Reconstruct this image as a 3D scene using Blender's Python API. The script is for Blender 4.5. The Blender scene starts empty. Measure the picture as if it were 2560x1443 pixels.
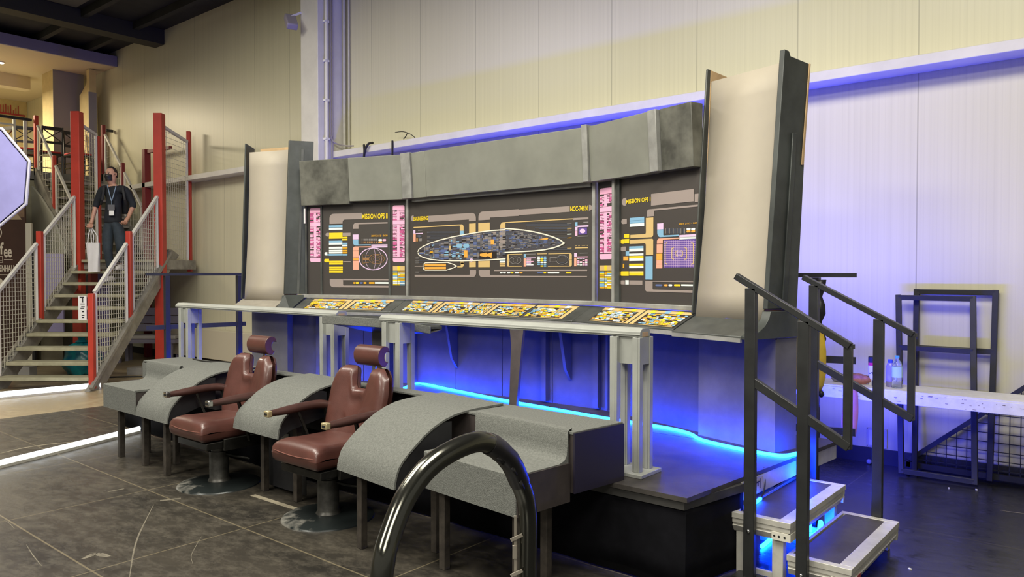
import bpy, bmesh, math, random
from mathutils import Vector, Matrix, Euler, geometry

scene = bpy.context.scene
COL = scene.collection
R = math.radians

# ------------------------------------------------------------------ camera
CAM_H = 1.65
YAW = R(39.8)            # world x runs along the back wall, y towards it
PITCH = R(-1.19)
FPX = 1900.0
cam = bpy.data.cameras.new('camera')
cam.sensor_width = 36.0
cam.lens = FPX / 2560.0 * 36.0
cam.clip_start = 0.05
cam.clip_end = 200
camo = bpy.data.objects.new('camera', cam)
camo.location = (0, 0, CAM_H)
camo.rotation_euler = (R(90) + PITCH, 0, YAW)
COL.objects.link(camo)
scene.camera = camo

# ------------------------------------------------------------------ world, exposure
scene.view_settings.view_transform = 'Standard'
scene.view_settings.look = 'None'
scene.view_settings.gamma = 1.0
scene.view_settings.exposure = 0.45
scene.view_settings.use_curve_mapping = False
wd = bpy.data.worlds.new('hall'); scene.world = wd
wd.use_nodes = True
wd.node_tree.nodes['Background'].inputs[0].default_value = (1.0, 0.96, 0.88, 1)
wd.node_tree.nodes['Background'].inputs[1].default_value = 0.20
scene.cycles.use_denoising = True
scene.cycles.max_bounces = 6
scene.cycles.diffuse_bounces = 4
scene.cycles.glossy_bounces = 3
scene.cycles.transmission_bounces = 4
scene.cycles.sample_clamp_indirect = 6.0

def area_light(name, loc, size, power, color, rot=(0, 0, 0), size_y=None, spread=None):
    l = bpy.data.lights.new(name, 'AREA')
    l.energy = power; l.color = color
    l.shape = 'RECTANGLE' if size_y else 'SQUARE'
    l.size = size
    if size_y: l.size_y = size_y
    if spread: l.spread = spread
    o = bpy.data.objects.new(name, l)
    o.location = loc; o.rotation_euler = rot
    COL.objects.link(o)
    return o

WARM = (1.0, 0.95, 0.83)
# the fluorescent fittings under the hall roof
area_light('hall_ceiling_light', (-1.0, 1.5, 6.1), 2.4, 320, WARM)
area_light('hall_ceiling_light', (-5.0, 0.5, 6.1), 2.4, 330, WARM)
area_light('hall_ceiling_light', (-9.0, 1.5, 6.1), 2.4, 230, WARM)
area_light('hall_ceiling_light', (2.0, -4.0, 6.1), 2.4, 330, WARM)
area_light('hall_ceiling_light', (-5.0, -5.0, 6.1), 2.4, 330, WARM)
area_light('gallery_light', (-19.0, 4.0, 5.6), 1.6, 300, (1.0, 0.86, 0.60))
BLUE = (0.035, 0.045, 1.0)
area_light('blue_wash_light', (-1.95, 5.95, 0.35), 0.5, 14, BLUE, rot=(R(100), 0, R(-38)), size_y=0.3)  # extra blue lamp added to tint the right wall and leaning frames
# the blue LED bar that stands behind the set and washes the wall
area_light('blue_wash_light', (-3.9, 5.85, 0.62), 5.0, 140, BLUE, rot=(R(180 - 14), 0, 0), size_y=0.12)

# ------------------------------------------------------------------ helpers
CA, SA = math.cos(YAW), math.sin(YAW)

def ray(px, py):
    """direction of the sight line through a point of the 2560x1443 frame (site survey from the photograph)"""
    x = (px - 1280.0) / FPX; y = -(py - 721.5) / FPX
    cp, sp = math.cos(PITCH), math.sin(PITCH)
    f = cp - y * sp; z = sp + y * cp
    return Vector((x * CA - f * SA, x * SA + f * CA, z))

def on_z(px, py, z):
    d = ray(px, py); k = (z - CAM_H) / d.z
    return Vector((0, 0, CAM_H)) + d * k

def on_plane(px, py, p, n):
    d = ray(px, py); o = Vector((0, 0, CAM_H))
    k = (Vector(p) - o).dot(n) / d.dot(n)
    return o + d * k

def cam_frame(X, t, z):
    """point X metres right of and t metres ahead of where the photographer stood"""
    return Vector((X * CA - t * SA, X * SA + t * CA, z))

CAMM = Matrix.Rotation(YAW, 4, 'Z')

ORIGIN = {}

def tag(o, label, cat, group=None, kind=None):
    if label: o['label'] = label
    if cat: o['category'] = cat
    if group: o['group'] = group
    if kind: o['kind'] = kind
    return o

def thing(name, label, cat, loc, group=None):
    o = bpy.data.objects.new(name, None)
    o.empty_display_size = 0.1
    o.location = loc
    COL.objects.link(o)
    tag(o, label, cat, group)
    ORIGIN[o.name] = Vector(loc)
    return o

class MB:
    def __init__(s, M=None):
        s.v = []; s.f = []; s.mi = []; s.mats = []; s.cur = 0
        s.M = M
    def mat(s, m):
        if m not in s.mats: s.mats.append(m)
        s.cur = s.mats.index(m)
        return s
    def add(s, vs, fs):
        b = len(s.v)
        for p in vs:
            p = Vector(p)
            s.v.append(s.M @ p if s.M is not None else p)
        for f in fs:
            s.f.append([b + i for i in f]); s.mi.append(s.cur)
        return s
    def box(s, x0, x1, y0, y1, z0, z1):
        vs = [(x0,y0,z0),(x1,y0,z0),(x1,y1,z0),(x0,y1,z0),(x0,y0,z1),(x1,y0,z1),(x1,y1,z1),(x0,y1,z1)]
        return s.add(vs, [(0,3,2,1),(4,5,6,7),(0,1,5,4),(1,2,6,5),(2,3,7,6),(3,0,4,7)])
    def hexa(s, b, t):
        """a block from four bottom and four top corners"""
        return s.add(list(b) + list(t), [(0,3,2,1),(4,5,6,7),(0,1,5,4),(1,2,6,5),(2,3,7,6),(3,0,4,7)])
    def obox(s, c, size, rot=(0,0,0)):
        m = Euler(rot).to_matrix(); c = Vector(c)
        h = [Vector((sx*size[0]/2, sy*size[1]/2, sz*size[2]/2)) for sz in (-1,1) for sx,sy in ((-1,-1),(1,-1),(1,1),(-1,1))]
        vs = [c + m @ p for p in h]
        return s.add(vs, [(0,3,2,1),(4,5,6,7),(0,1,5,4),(1,2,6,5),(2,3,7,6),(3,0,4,7)])
    def bar(s, p, q, w, h, up=(0,0,1)):
        p = Vector(p); q = Vector(q); d = (q - p).normalized(); up = Vector(up)
        if abs(d.dot(up)) > 0.98: up = Vector((0,1,0)) if abs(d.y) < .9 else Vector((1,0,0))
        a = d.cross(up).normalized(); b = a.cross(d).normalized()
        vs = []
        for c in (p, q):
            for i, j in ((-1,-1),(1,-1),(1,1),(-1,1)):
                vs.append(c + a*(i*w/2) + b*(j*h/2))
        return s.add(vs, [(0,3,2,1),(4,5,6,7),(0,1,5,4),(1,2,6,5),(2,3,7,6),(3,0,4,7)])
    def tube(s, pts, r, seg=10, closed=False, flat=1.0):
        pts = [Vector(p) for p in pts]; n = len(pts)
        rs = r if isinstance(r, (list, tuple)) else [r]*n
        tans = []
        for i in range(n):
            if closed: d = pts[(i+1)%n] - pts[i-1]
            else: d = pts[min(i+1,n-1)] - pts[max(i-1,0)]
            tans.append(d.normalized())
        up = Vector((0,0,1)) if abs(tans[0].z) < .9 else Vector((0,1,0))
        a = tans[0].cross(up).normalized()
        vs = []; fs = []
        for i in range(n):
            a = (a - tans[i]*a.dot(tans[i])).normalized()
            b = tans[i].cross(a)
            for k in range(seg):
                th = 2*math.pi*k/seg
                vs.append(pts[i] + a*math.cos(th)*rs[i] + b*math.sin(th)*rs[i]*flat)
        m = n if closed else n-1
        for i in range(m):
            for k in range(seg):
                j = (i+1) % n
                fs.append((i*seg+k, i*seg+(k+1)%seg, j*seg+(k+1)%seg, j*seg+k))
        if not closed:
            fs.append(tuple(reversed(range(seg)))); fs.append(tuple((n-1)*seg+k for k in range(seg)))
        return s.add(vs, fs)
    def cyl(s, p, q, r0, r1=None, seg=16):
        return s.tube([p, q], [r0, r0 if r1 is None else r1], seg)
    def prism(s, poly, axis, c0, c1):
        n = len(poly)
        def pt(a, b, c):
            return {'x': (c,a,b), 'y': (a,c,b), 'z': (a,b,c)}[axis]
        vs = [pt(a,b,c0) for a,b in poly] + [pt(a,b,c1) for a,b in poly]
        fs = [tuple(reversed(range(n))), tuple(range(n, 2*n))]
        for i in range(n):
            j = (i+1) % n
            fs.append((i, j, n+j, n+i))
        return s.add(vs, fs)
    def lathe(s, prof, c=(0,0,0), seg=28):
        c = Vector(c); vs = []; fs = []
        for r, z in prof:
            for k in range(seg):
                th = 2*math.pi*k/seg
                vs.append(c + Vector((r*math.cos(th), r*math.sin(th), z)))
        n = len(prof)
        for i in range(n-1):
            for k in range(seg):
                fs.append((i*seg+k, i*seg+(k+1)%seg, (i+1)*seg+(k+1)%seg, (i+1)*seg+k))
        if prof[0][0] > 1e-5: fs.append(tuple(reversed(range(seg))))
        if prof[-1][0] > 1e-5: fs.append(tuple((n-1)*seg+k for k in range(seg)))
        return s.add(vs, fs)
    def ball(s, c, r, seg=14, rings=9, rot=None):
        c = Vector(c); r = Vector(r) if hasattr(r, '__len__') else Vector((r,r,r))
        m = Euler(rot).to_matrix() if rot else Matrix.Identity(3)
        vs = [c + m @ Vector((0,0,-r.z))]; fs = []
        for i in range(1, rings):
            ph = -math.pi/2 + math.pi*i/rings
            for k in range(seg):
                th = 2*math.pi*k/seg
                vs.append(c + m @ Vector((r.x*math.cos(ph)*math.cos(th), r.y*math.cos(ph)*math.sin(th), r.z*math.sin(ph))))
        vs.append(c + m @ Vector((0,0,r.z)))
        for k in range(seg):
            fs.append((0, 1+(k+1)%seg, 1+k))
            t = 1+(rings-2)*seg
            fs.append((t+k, t+(k+1)%seg, len(vs)-1))
        for i in range(rings-2):
            for k in range(seg):
                a = 1+i*seg
                fs.append((a+k, a+(k+1)%seg, a+seg+(k+1)%seg, a+seg+k))
        return s.add(vs, fs)
    def sheet(s, rows):
        """a surface from equal rows of points"""
        n = len(rows[0]); vs = [p for r in rows for p in r]; fs = []
        for i in range(len(rows)-1):
            for k in range(n-1):
                fs.append((i*n+k, i*n+k+1, (i+1)*n+k+1, (i+1)*n+k))
        return s.add(vs, fs)
    def flatpoly(s, poly, y):
        """a printed shape in the x-z plane at depth y"""
        tri = geometry.tessellate_polygon([[Vector((a, b, 0)) for a, b in poly]])
        return s.add([(a, y, b) for a, b in poly], tri)
    def rect(s, x0, z0, x1, z1, y):
        if x0 > x1: x0, x1 = x1, x0
        if z0 > z1: z0, z1 = z1, z0
        return s.add([(x0,y,z0),(x1,y,z0),(x1,y,z1),(x0,y,z1)], [(0,1,2,3)])
    def text(s, body, x0, z0, x1, z1, y):
        vs, fs = text_geo(body)
        return s.add([(x0+(x1-x0)*a, y, z0+(z1-z0)*b) for a, b in vs], fs)
    def build(s, name, m=None, parent=None, bevel=0, bseg=2, sub=0, solid=0, origin=None, recalc=True, sharp=38):
        me = bpy.data.meshes.new(name)
        if parent is not None: org = ORIGIN[parent.name]
        elif origin is not None: org = Vector(origin)
        else:
            xs = [p.x for p in s.v]; ys = [p.y for p in s.v]; zs = [p.z for p in s.v]
            org = Vector(((min(xs)+max(xs))/2, (min(ys)+max(ys))/2, min(zs)))
        me.from_pydata([p - org for p in s.v], [], s.f)
        if m is not None and not s.mats: me.materials.append(m)
        for q in s.mats: me.materials.append(q)
        if s.mats: me.polygons.foreach_set('material_index', s.mi)
        if recalc:
            bm = bmesh.new(); bm.from_mesh(me)
            bmesh.ops.recalc_face_normals(bm, faces=bm.faces)
            bm.to_mesh(me); bm.free()
        me.polygons.foreach_set('use_smooth', [True]*len(me.polygons))
        me.set_sharp_from_angle(angle=R(sharp))
        me.update()
        o = bpy.data.objects.new(name, me)
        COL.objects.link(o)
        if parent is not None: o.parent = parent
        else: o.location = org
        ORIGIN[o.name] = org
        if solid:
            k = o.modifiers.new('thickness', 'SOLIDIFY'); k.thickness = solid; k.offset = 0
        if bevel:
            k = o.modifiers.new('bevel', 'BEVEL'); k.width = bevel; k.segments = bseg; k.limit_method = 'ANGLE'; k.angle_limit = R(40)
        if sub:
            k = o.modifiers.new('subdivision', 'SUBSURF'); k.levels = sub; k.render_levels = sub
        return o

_TXT = {}
def text_geo(body):
    """letter shapes of a word, as points in a unit box and faces"""
    if body in _TXT: return _TXT[body]
    cu = bpy.data.curves.new('letters', 'FONT'); cu.body = body; cu.resolution_u = 3
    cu.offset = 0.022
    ob = bpy.data.objects.new('letters', cu); COL.objects.link(ob)
    dg = bpy.context.evaluated_depsgraph_get(); dg.update()
    me = bpy.data.meshes.new_from_object(ob.evaluated_get(dg))
    P = [(v.co.x, v.co.y) for v in me.vertices]
    F = [tuple(p.vertices) for p in me.polygons]
    x0 = min(p[0] for p in P); x1 = max(p[0] for p in P); y0 = min(p[1] for p in P); y1 = max(p[1] for p in P)
    P = [((a-x0)/(x1-x0), (b-y0)/(y1-y0)) for a, b in P]
    bpy.data.objects.remove(ob); bpy.data.curves.remove(cu); bpy.data.meshes.remove(me)
    _TXT[body] = (P, F)
    return _TXT[body]

def arc(cx, cy, r, a0, a1, n=8, ry=None):
    ry = r if ry is None else ry
    return [(cx + r*math.cos(R(a0+(a1-a0)*i/n)), cy + ry*math.sin(R(a0+(a1-a0)*i/n))) for i in range(n+1)]

def smooth_path(pts, n=6):
    """Catmull-Rom through the points"""
    P = [Vector(p) for p in pts]; P = [P[0]*2-P[1]] + P + [P[-1]*2-P[-2]]
    out = []
    for i in range(1, len(P)-2):
        for k in range(n):
            t = k/n
            a, b, c, d = P[i-1], P[i], P[i+1], P[i+2]
            out.append(0.5*((2*b) + (c-a)*t + (2*a-5*b+4*c-d)*t*t + (3*b-a-3*c+d)*t**3))
    out.append(P[-2])
    return out

# ------------------------------------------------------------------ materials
def srgb(r, g, b):
    def f(c):
        c /= 255.0
        return c/12.92 if c <= .04045 else ((c+.055)/1.055)**2.4
    return (f(r), f(g), f(b))

def mat(name, col, rough=.5, metal=0.0, var=0.0, vscale=6.0, bump=0.0, bscale=60.0, spec=.5, detail=4.0, stretch=None, col2=None, emis=0.0, alpha=None, trans=0.0, coat=0.0):
    m = bpy.data.materials.new(name); m.use_nodes = True
    nt = m.node_tree; N = nt.nodes; L = nt.links
    b = N['Principled BSDF']
    b.inputs['Base Color'].default_value = (*col, 1)
    b.inputs['Roughness'].default_value = rough
    b.inputs['Metallic'].default_value = metal
    b.inputs['Specular IOR Level'].default_value = spec
    b.inputs['Coat Weight'].default_value = coat
    if trans: b.inputs['Transmission Weight'].default_value = trans
    if emis:
        b.inputs['Emission Color'].default_value = (*col, 1)
        b.inputs['Emission Strength'].default_value = emis
    if var or bump:
        tc = N.new('ShaderNodeTexCoord'); mp = N.new('ShaderNodeMapping')
        L.new(tc.outputs['Object'], mp.inputs['Vector'])
        if stretch: mp.inputs['Scale'].default_value = stretch
    if var:
        nz = N.new('ShaderNodeTexNoise'); nz.inputs['Scale'].default_value = vscale; nz.inputs['Detail'].default_value = detail
        nz.inputs['Roughness'].default_value = .62
        L.new(mp.outputs[0], nz.inputs['Vector'])
        rp = N.new('ShaderNodeValToRGB')
        c2 = col2 if col2 else tuple(max(0, c*(1-var)) for c in col)
        rp.color_ramp.elements[0].position = .34; rp.color_ramp.elements[1].position = .66
        rp.color_ramp.elements[0].color = (*c2, 1)
        rp.color_ramp.elements[1].color = (*[min(1, c*(1+var*.5)) for c in col], 1)
        L.new(nz.outputs['Fac'], rp.inputs['Fac']); L.new(rp.outputs['Color'], b.inputs['Base Color'])
    if bump:
        n2 = N.new('ShaderNodeTexNoise'); n2.inputs['Scale'].default_value = bscale; n2.inputs['Detail'].default_value = 3
        L.new(mp.outputs[0], n2.inputs['Vector'])
        bp = N.new('ShaderNodeBump'); bp.inputs['Strength'].default_value = bump; bp.inputs['Distance'].default_value = .01
        L.new(n2.outputs['Fac'], bp.inputs['Height']); L.new(bp.outputs[0], b.inputs['Normal'])
    return m

def math_node(N, L, op, a, b=None, clamp=False):
    n = N.new('ShaderNodeMath'); n.operation = op; n.use_clamp = clamp
    for i, x in enumerate((a, b)):
        if x is None: continue
        if isinstance(x, (int, float)): n.inputs[i].default_value = x
        else: L.new(x, n.inputs[i])
    return n.outputs[0]

def mix_col(N, L, fac, a, b):
    n = N.new('ShaderNodeMix'); n.data_type = 'RGBA'
    for s, x in ((n.inputs[0], fac), (n.inputs[6], a), (n.inputs[7], b)):
        if isinstance(x, tuple): s.default_value = (*x, 1) if len(x) == 3 else x
        elif isinstance(x, (int, float)): s.default_value = x
        else: L.new(x, s)
    return n.outputs[2]

def wall_material(name, col, off):
    """sandwich panels one metre wide with dark joints and fine vertical ribs"""
    m = bpy.data.materials.new(name); m.use_nodes = True
    nt = m.node_tree; N = nt.nodes; L = nt.links; b = N['Principled BSDF']
    tc = N.new('ShaderNodeTexCoord'); sp = N.new('ShaderNodeSeparateXYZ')
    L.new(tc.outputs['Object'], sp.inputs[0])
    x = math_node(N, L, 'ADD', sp.outputs['X'], 100.0 + off)
    fr = math_node(N, L, 'FRACT', x)
    seam = math_node(N, L, 'LESS_THAN', fr, .010)
    rib = math_node(N, L, 'FRACT', math_node(N, L, 'MULTIPLY', x, 20.0))
    ribl = math_node(N, L, 'LESS_THAN', rib, .16)
    mp = N.new('ShaderNodeMapping'); mp.inputs['Scale'].default_value = (26, 1, .25)
    L.new(tc.outputs['Object'], mp.inputs[0])
    nz = N.new('ShaderNodeTexNoise'); nz.inputs['Scale'].default_value = 1.0; nz.inputs['Detail'].default_value = 3
    L.new(mp.outputs[0], nz.inputs['Vector'])
    streak = mix_col(N, L, nz.outputs['Fac'], tuple(c*.90 for c in col), tuple(min(1, c*1.07) for c in col))
    c1 = mix_col(N, L, math_node(N, L, 'MULTIPLY', ribl, .05), streak, (.25, .22, .15))
    c2 = mix_col(N, L, math_node(N, L, 'MULTIPLY', seam, .42), c1, (.12, .11, .08))
    L.new(c2, b.inputs['Base Color'])
    b.inputs['Roughness'].default_value = .38
    h = math_node(N, L, 'ADD', math_node(N, L, 'MULTIPLY', nz.outputs['Fac'], .5), math_node(N, L, 'MULTIPLY', ribl, -.12))
    bp = N.new('ShaderNodeBump'); bp.inputs['Strength'].default_value = .35; bp.inputs['Distance'].default_value = .004
    L.new(h, bp.inputs['Height']); L.new(bp.outputs[0], b.inputs['Normal'])
    return m

def floor_material():
    m = bpy.data.materials.new('hall_floor'); m.use_nodes = True
    nt = m.node_tree; N = nt.nodes; L = nt.links; b = N['Principled BSDF']
    tc = N.new('ShaderNodeTexCoord'); sp = N.new('ShaderNodeSeparateXYZ')
    L.new(tc.outputs['Object'], sp.inputs[0])
    X, Y = sp.outputs['X'], sp.outputs['Y']
    # worn black coating over timber, boards along the hall
    def noise(scale, stretch, detail=6, rough=.65):
        mp = N.new('ShaderNodeMapping'); mp.inputs['Scale'].default_value = stretch; mp.inputs['Rotation'].default_value = (0, 0, R(-20))
        L.new(tc.outputs['Object'], mp.inputs[0])
        nz = N.new('ShaderNodeTexNoise'); nz.inputs['Scale'].default_value = scale; nz.inputs['Detail'].default_value = detail; nz.inputs['Roughness'].default_value = rough
        L.new(mp.outputs[0], nz.inputs['Vector'])
        return nz.outputs['Fac']
    def ramp(fac, p0, p1):
        rp = N.new('ShaderNodeValToRGB'); rp.color_ramp.elements[0].position = p0; rp.color_ramp.elements[1].position = p1
        L.new(fac, rp.inputs['Fac']); return rp.outputs['Color']
    big = ramp(noise(1.1, (1, 2.2, 1)), .35, .68)
    fine = ramp(noise(6.0, (1, 1.7, 1), 9, .75), .45, .70)
    spots = ramp(noise(16.0, (1, 1.3, 1), 4), .67, .74)
    black = mix_col(N, L, big, (.016, .0145, .012), (.040, .035, .027))
    worn = mix_col(N, L, math_node(N, L, 'MULTIPLY', fine, .55), black, (.085, .072, .050))
    worn = mix_col(N, L, math_node(N, L, 'MULTIPLY', spots, .35), worn, (.16, .14, .105))
    right = ramp(math_node(N, L, 'MULTIPLY_ADD', X, .5), .0, 1.0)
    # the eastern half of the hall has a newer, blacker coat
    east = N.new('ShaderNodeMapRange'); east.inputs[1].default_value = -2.6; east.inputs[2].default_value = -1.5
    L.new(X, east.inputs[0])
    newc = mix_col(N, L, fine, (.017, .017, .018), (.034, .033, .032))
    c = mix_col(N, L, east.outputs[0], worn, newc)
    # joints of the boards
    def line(v, per, off, w):
        fr = math_node(N, L, 'FRACT', math_node(N, L, 'ADD', math_node(N, L, 'DIVIDE', v, per), 50 + off))
        return math_node(N, L, 'LESS_THAN', fr, w)
    j = math_node(N, L, 'MAXIMUM', line(Y, .92, .14, .012), line(X, 1.35, .3, .007))
    jw = math_node(N, L, 'SUBTRACT', .60, math_node(N, L, 'MULTIPLY', east.outputs[0], .46))
    c = mix_col(N, L, math_node(N, L, 'MULTIPLY', j, jw), c, (.17, .14, .085))
    # bare beige floor past the far edge of the coating
    west = math_node(N, L, 'LESS_THAN', X, -9.9)
    tan = mix_col(N, L, fine, (.30, .235, .14), (.40, .33, .21))
    c = mix_col(N, L, west, c, tan)
    L.new(c, b.inputs['Base Color'])
    rg = N.new('ShaderNodeMapRange'); rg.inputs[3].default_value = .36; rg.inputs[4].default_value = .60
    L.new(fine, rg.inputs[0])
    r2 = N.new('ShaderNodeMix'); L.new(east.outputs[0], r2.inputs[0]); L.new(rg.outputs[0], r2.inputs[2]); r2.inputs[3].default_value = .17
    L.new(r2.outputs[0], b.inputs['Roughness'])
    bp = N.new('ShaderNodeBump'); bp.inputs['Strength'].default_value = .15; bp.inputs['Distance'].default_value = .004
    L.new(fine, bp.inputs['Height']); L.new(bp.outputs[0], b.inputs['Normal'])
    return m

WALL = wall_material('cream_wall_panels', (.66, .63, .455), .48)
FLOOR = floor_material()
WHITE_STEEL = mat('white_painted_steel', (.70, .68, .62), .45, var=.08, vscale=3)
CREAM_STEEL = mat('cream_painted_steel', (.62, .60, .52), .5, var=.1)
DARK_CEIL = mat('dark_ceiling', (.016, .017, .016), .8, var=.4, vscale=2)
DARK_BEAM = mat('dark_ceiling_beam', (.030, .030, .022), .7)
CEIL_LIGHT = mat('grey_ceiling_panel', (.10, .095, .075), .8)
SOFFIT = mat('gallery_soffit_plaster', (.62, .53, .36), .8)
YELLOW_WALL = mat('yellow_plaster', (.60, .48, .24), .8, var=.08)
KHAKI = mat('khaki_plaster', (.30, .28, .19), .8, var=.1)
FASCIA = mat('lavender_fascia_board', (.25, .23, .37), .6)
BLUE_LIT_FACE = mat('blue_lit_mauve_face', (.27, .25, .28), .7)  # blue light on the pillars' hall-side faces, painted in as mauve
SKIRTING = mat('black_skirting', (.018, .018, .020), .4)
CARPET = mat('grey_felt_carpet', (.150, .155, .142), .95, var=.22, vscale=90, bump=.5, bscale=260, spec=.15)
CARPET_D = mat('dark_carpet_backing', (.05, .052, .05), .95, var=.3, vscale=60, spec=.1)
BLACK_PLY = mat('black_painted_plywood', (.012, .012, .014), .55, var=.35, vscale=8)
BROWN_PLY = mat('dark_brown_stained_board', (.040, .032, .030), .5, var=.3, vscale=7)
TAN_PLY = mat('raw_plywood', (.50, .34, .17), .7, var=.15, vscale=8)
LEATHER = mat('oxblood_leather', (.085, .032, .025), .36, var=.22, vscale=5, bump=.08, bscale=160, coat=.15)
LEATHER_D = mat('dark_arm_leather', (.055, .024, .020), .38, var=.25, vscale=8)
CHAIR_METAL = mat('worn_black_chair_steel', (.035, .034, .030), .38, metal=.7, var=.4, vscale=9)
PEDESTAL = mat('grey_pedestal_steel', (.07, .068, .06), .42, metal=.4, var=.5, vscale=12)
DISC = mat('scuffed_base_disc', (.028, .034, .033), .30, metal=.3, col2=(.028, .034, .033), var=.0)
CHROME = mat('chrome', (.62, .62, .60), .22, metal=1.0)
BRASS = mat('worn_brass_cap', (.55, .46, .26), .35, metal=.6)
LEG_STEEL = mat('rusty_leg_steel', (.060, .050, .040), .6, metal=.3, var=.45, vscale=14)
RAIL_GREY = mat('grey_painted_rail', (.30, .31, .285), .45, var=.12, vscale=4)
SET_DARK = mat('brushed_dark_set_paint', (.085, .090, .083), .42, metal=.25, var=.45, vscale=2.6)
SET_FIN = mat('green_grey_set_paint', (.055, .062, .058), .45, metal=.2, var=.4, vscale=3)
SET_HEAD = mat('brushed_grey_set_paint', (.245, .250, .212), .42, metal=.15, var=.16, vscale=2.2)
SET_HEAD2 = mat('smoky_grey_set_paint', (.135, .135, .112), .45, metal=.15, var=.6, vscale=3.5)
SET_TRIM = mat('pale_grey_trim', (.30, .30, .28), .4, metal=.1, var=.25, vscale=6)
SET_BASE = mat('grey_lower_board', (.070, .066, .068), .5, var=.2, vscale=4)
BEIGE = mat('beige_laminate', (.41, .365, .290), .65, var=.06, vscale=2.5)
DISPLAY = mat('display_print_black', (.055, .048, .043), .42)
STAGE_TOP = mat('scuffed_stage_plywood', (.045, .040, .036), .5, var=.45, vscale=5, bump=.15, bscale=300)
STAGE_EDGE = mat('black_stage_edge', (.035, .034, .032), .5, var=.3)
ALU = mat('scratched_aluminium', (.60, .585, .52), .42, metal=.35, var=.15, vscale=9)
DRAPE = mat('black_molton_cloth', (.006, .006, .008), .95, spec=.1, var=.3, vscale=8)
BLACK_STEEL = mat('black_square_steel', (.017, .018, .018), .42, var=.3, vscale=9)
SATIN_BLACK = mat('satin_black_steel', (.022, .023, .028), .45, var=.2, vscale=9)
HOOP = mat('black_glossy_tube', (.10, .10, .085), .16, metal=.9)
TAPE = mat('black_tape', (.014, .013, .014), .38, var=.3, vscale=20)
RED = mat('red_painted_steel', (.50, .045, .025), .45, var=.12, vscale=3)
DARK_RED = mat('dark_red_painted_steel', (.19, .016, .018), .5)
WIRE = mat('cream_wire_mesh', (.60, .58, .47), .5)
GALV = mat('galvanised_stringer', (.33, .315, .28), .45, metal=.4, var=.3, vscale=5)
TREAD = mat('timber_tread', (.36, .34, .23), .7, var=.2, vscale=6)
WHITE = mat('white_paint', (.78, .77, .74), .45)
CHIPPED = mat('chipped_white_paint', (.72, .71, .68), .5, var=.10, vscale=14)
LED = mat('blue_led_rope', (.0012, .040, 1.0), .4, emis=105.0)
BAR_PIPE_GLOW = mat('white_bar_pipe_glow', (.92, .97, 1.0), .4, emis=1.6)
BLACK = mat('black_plastic', (.010, .010, .011), .5)
RUBBER = mat('black_cable_rubber', (.012, .011, .010), .6)
# ------------------------------------------------------------------ the hall
def struct(name, mb, m=None, bevel=0, origin=(0, 0, 0)):
    o = mb.build(name, m, origin=origin, bevel=bevel); o['kind'] = 'structure'
    return o

WY = 7.06                # inner face of the back wall
fl = MB().mat(FLOOR).box(-30, 9, -14, WY + .2, -.12, 0)
def floor_mark(pix, w, m, z=.0006):
    """a scratch or strip with a shape of its own, lying on the floor"""
    P = smooth_path([on_z(x, y, z) for x, y in pix], 5) if len(pix) > 2 else [on_z(x, y, z) for x, y in pix]
    fl.mat(m)
    for k, (a, b) in enumerate(zip(P, P[1:])):
        d = (b - a).normalized(); n = Vector((-d.y, d.x, 0))*w/2*(1 if len(P) < 3 else .35 + .65*math.sin(math.pi*(k + .5)/len(P)))
        fl.add([a - n, b - n, b + n, a + n], [(0, 1, 2, 3)])
SCRATCH = mat('pale_floor_scratch', (.13, .115, .085), .6, var=.3, vscale=30)
STRIP = mat('worn_floor_strip', (.24, .21, .15), .6, var=.3, vscale=14)
floor_mark([(384, 1262), (360, 1310), (344, 1345), (333, 1385), (324, 1443)], .010, SCRATCH)
floor_mark([(0, 1298), (20, 1306), (36, 1322)], .005, SCRATCH); floor_mark([(66, 1362), (82, 1388), (104, 1415)], .006, SCRATCH)
floor_mark([(505, 1340), (490, 1365), (478, 1390), (482, 1410)], .004, SCRATCH)
floor_mark([(632, 1238), (764, 1280)], .045, STRIP); floor_mark([(400, 1252), (452, 1246)], .030, SCRATCH)
floor_mark([(205, 1398), (240, 1386), (272, 1392)], .05, SCRATCH); floor_mark([(270, 1230), (310, 1222)], .02, SCRATCH)
floor_mark([(0, 1134), (60, 1120), (130, 1110), (200, 1104)], .03, STRIP)
floor_mark([(2500, 1276), (2535, 1281), (2560, 1284)], .012, STRIP)
struct('floor', fl)
struct('wall_back', MB().box(-26, 8, WY, WY + .16, 0, 6.45), WALL)
struct('baseboard_back', MB().box(-16.9, 8, WY - .022, WY - .001, 0, .13), SKIRTING)
struct('ceiling', MB().box(-26, 8, -12, WY + .16, 6.34, 6.45), DARK_CEIL)
# roof beams
cb = MB().box(-14.95, -14.6, -6, WY - .02, 6.05, 6.335)
cb.box(-20.6, -20.3, -6, WY - .02, 6.05, 6.335)
cb.box(-11.1, -10.8, -6, WY - .02, 6.12, 6.335)
struct('trim_3', cb, DARK_BEAM)
cb = MB()
for y in (6.5, 5.6, 4.2):
    cb.box(-17, -8.5, y - .05, y + .05, 6.20, 6.335)
struct('trim_4', cb, DARK_CEIL)
struct('trim_5', MB().box(-14.4, -12.2, 4.6, 5.4, 6.28, 6.335), CEIL_LIGHT)
# sheeting rail that runs along the wall, cut by the column
gb = MB().box(-9.05, 8, 6.80, WY - .001, 3.31, 3.40)
gb.box(-16.8, -9.48, 6.80, WY - .001, 3.31, 3.40)
struct('trim_1', gb, WHITE_STEEL, bevel=.006)
struct('trim_2', MB().box(-9.47, -9.06, 6.57, WY - .001, 0, 6.335), WHITE_STEEL, bevel=.006)
# plinth casing low on the wall, left of the column
pl = MB().box(-14.6, -9.48, 6.86, WY - .001, .13, .64)
struct('trim_6', pl, mat('cream_plinth_casing', (.60, .55, .42), .5), bevel=.006)

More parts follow.
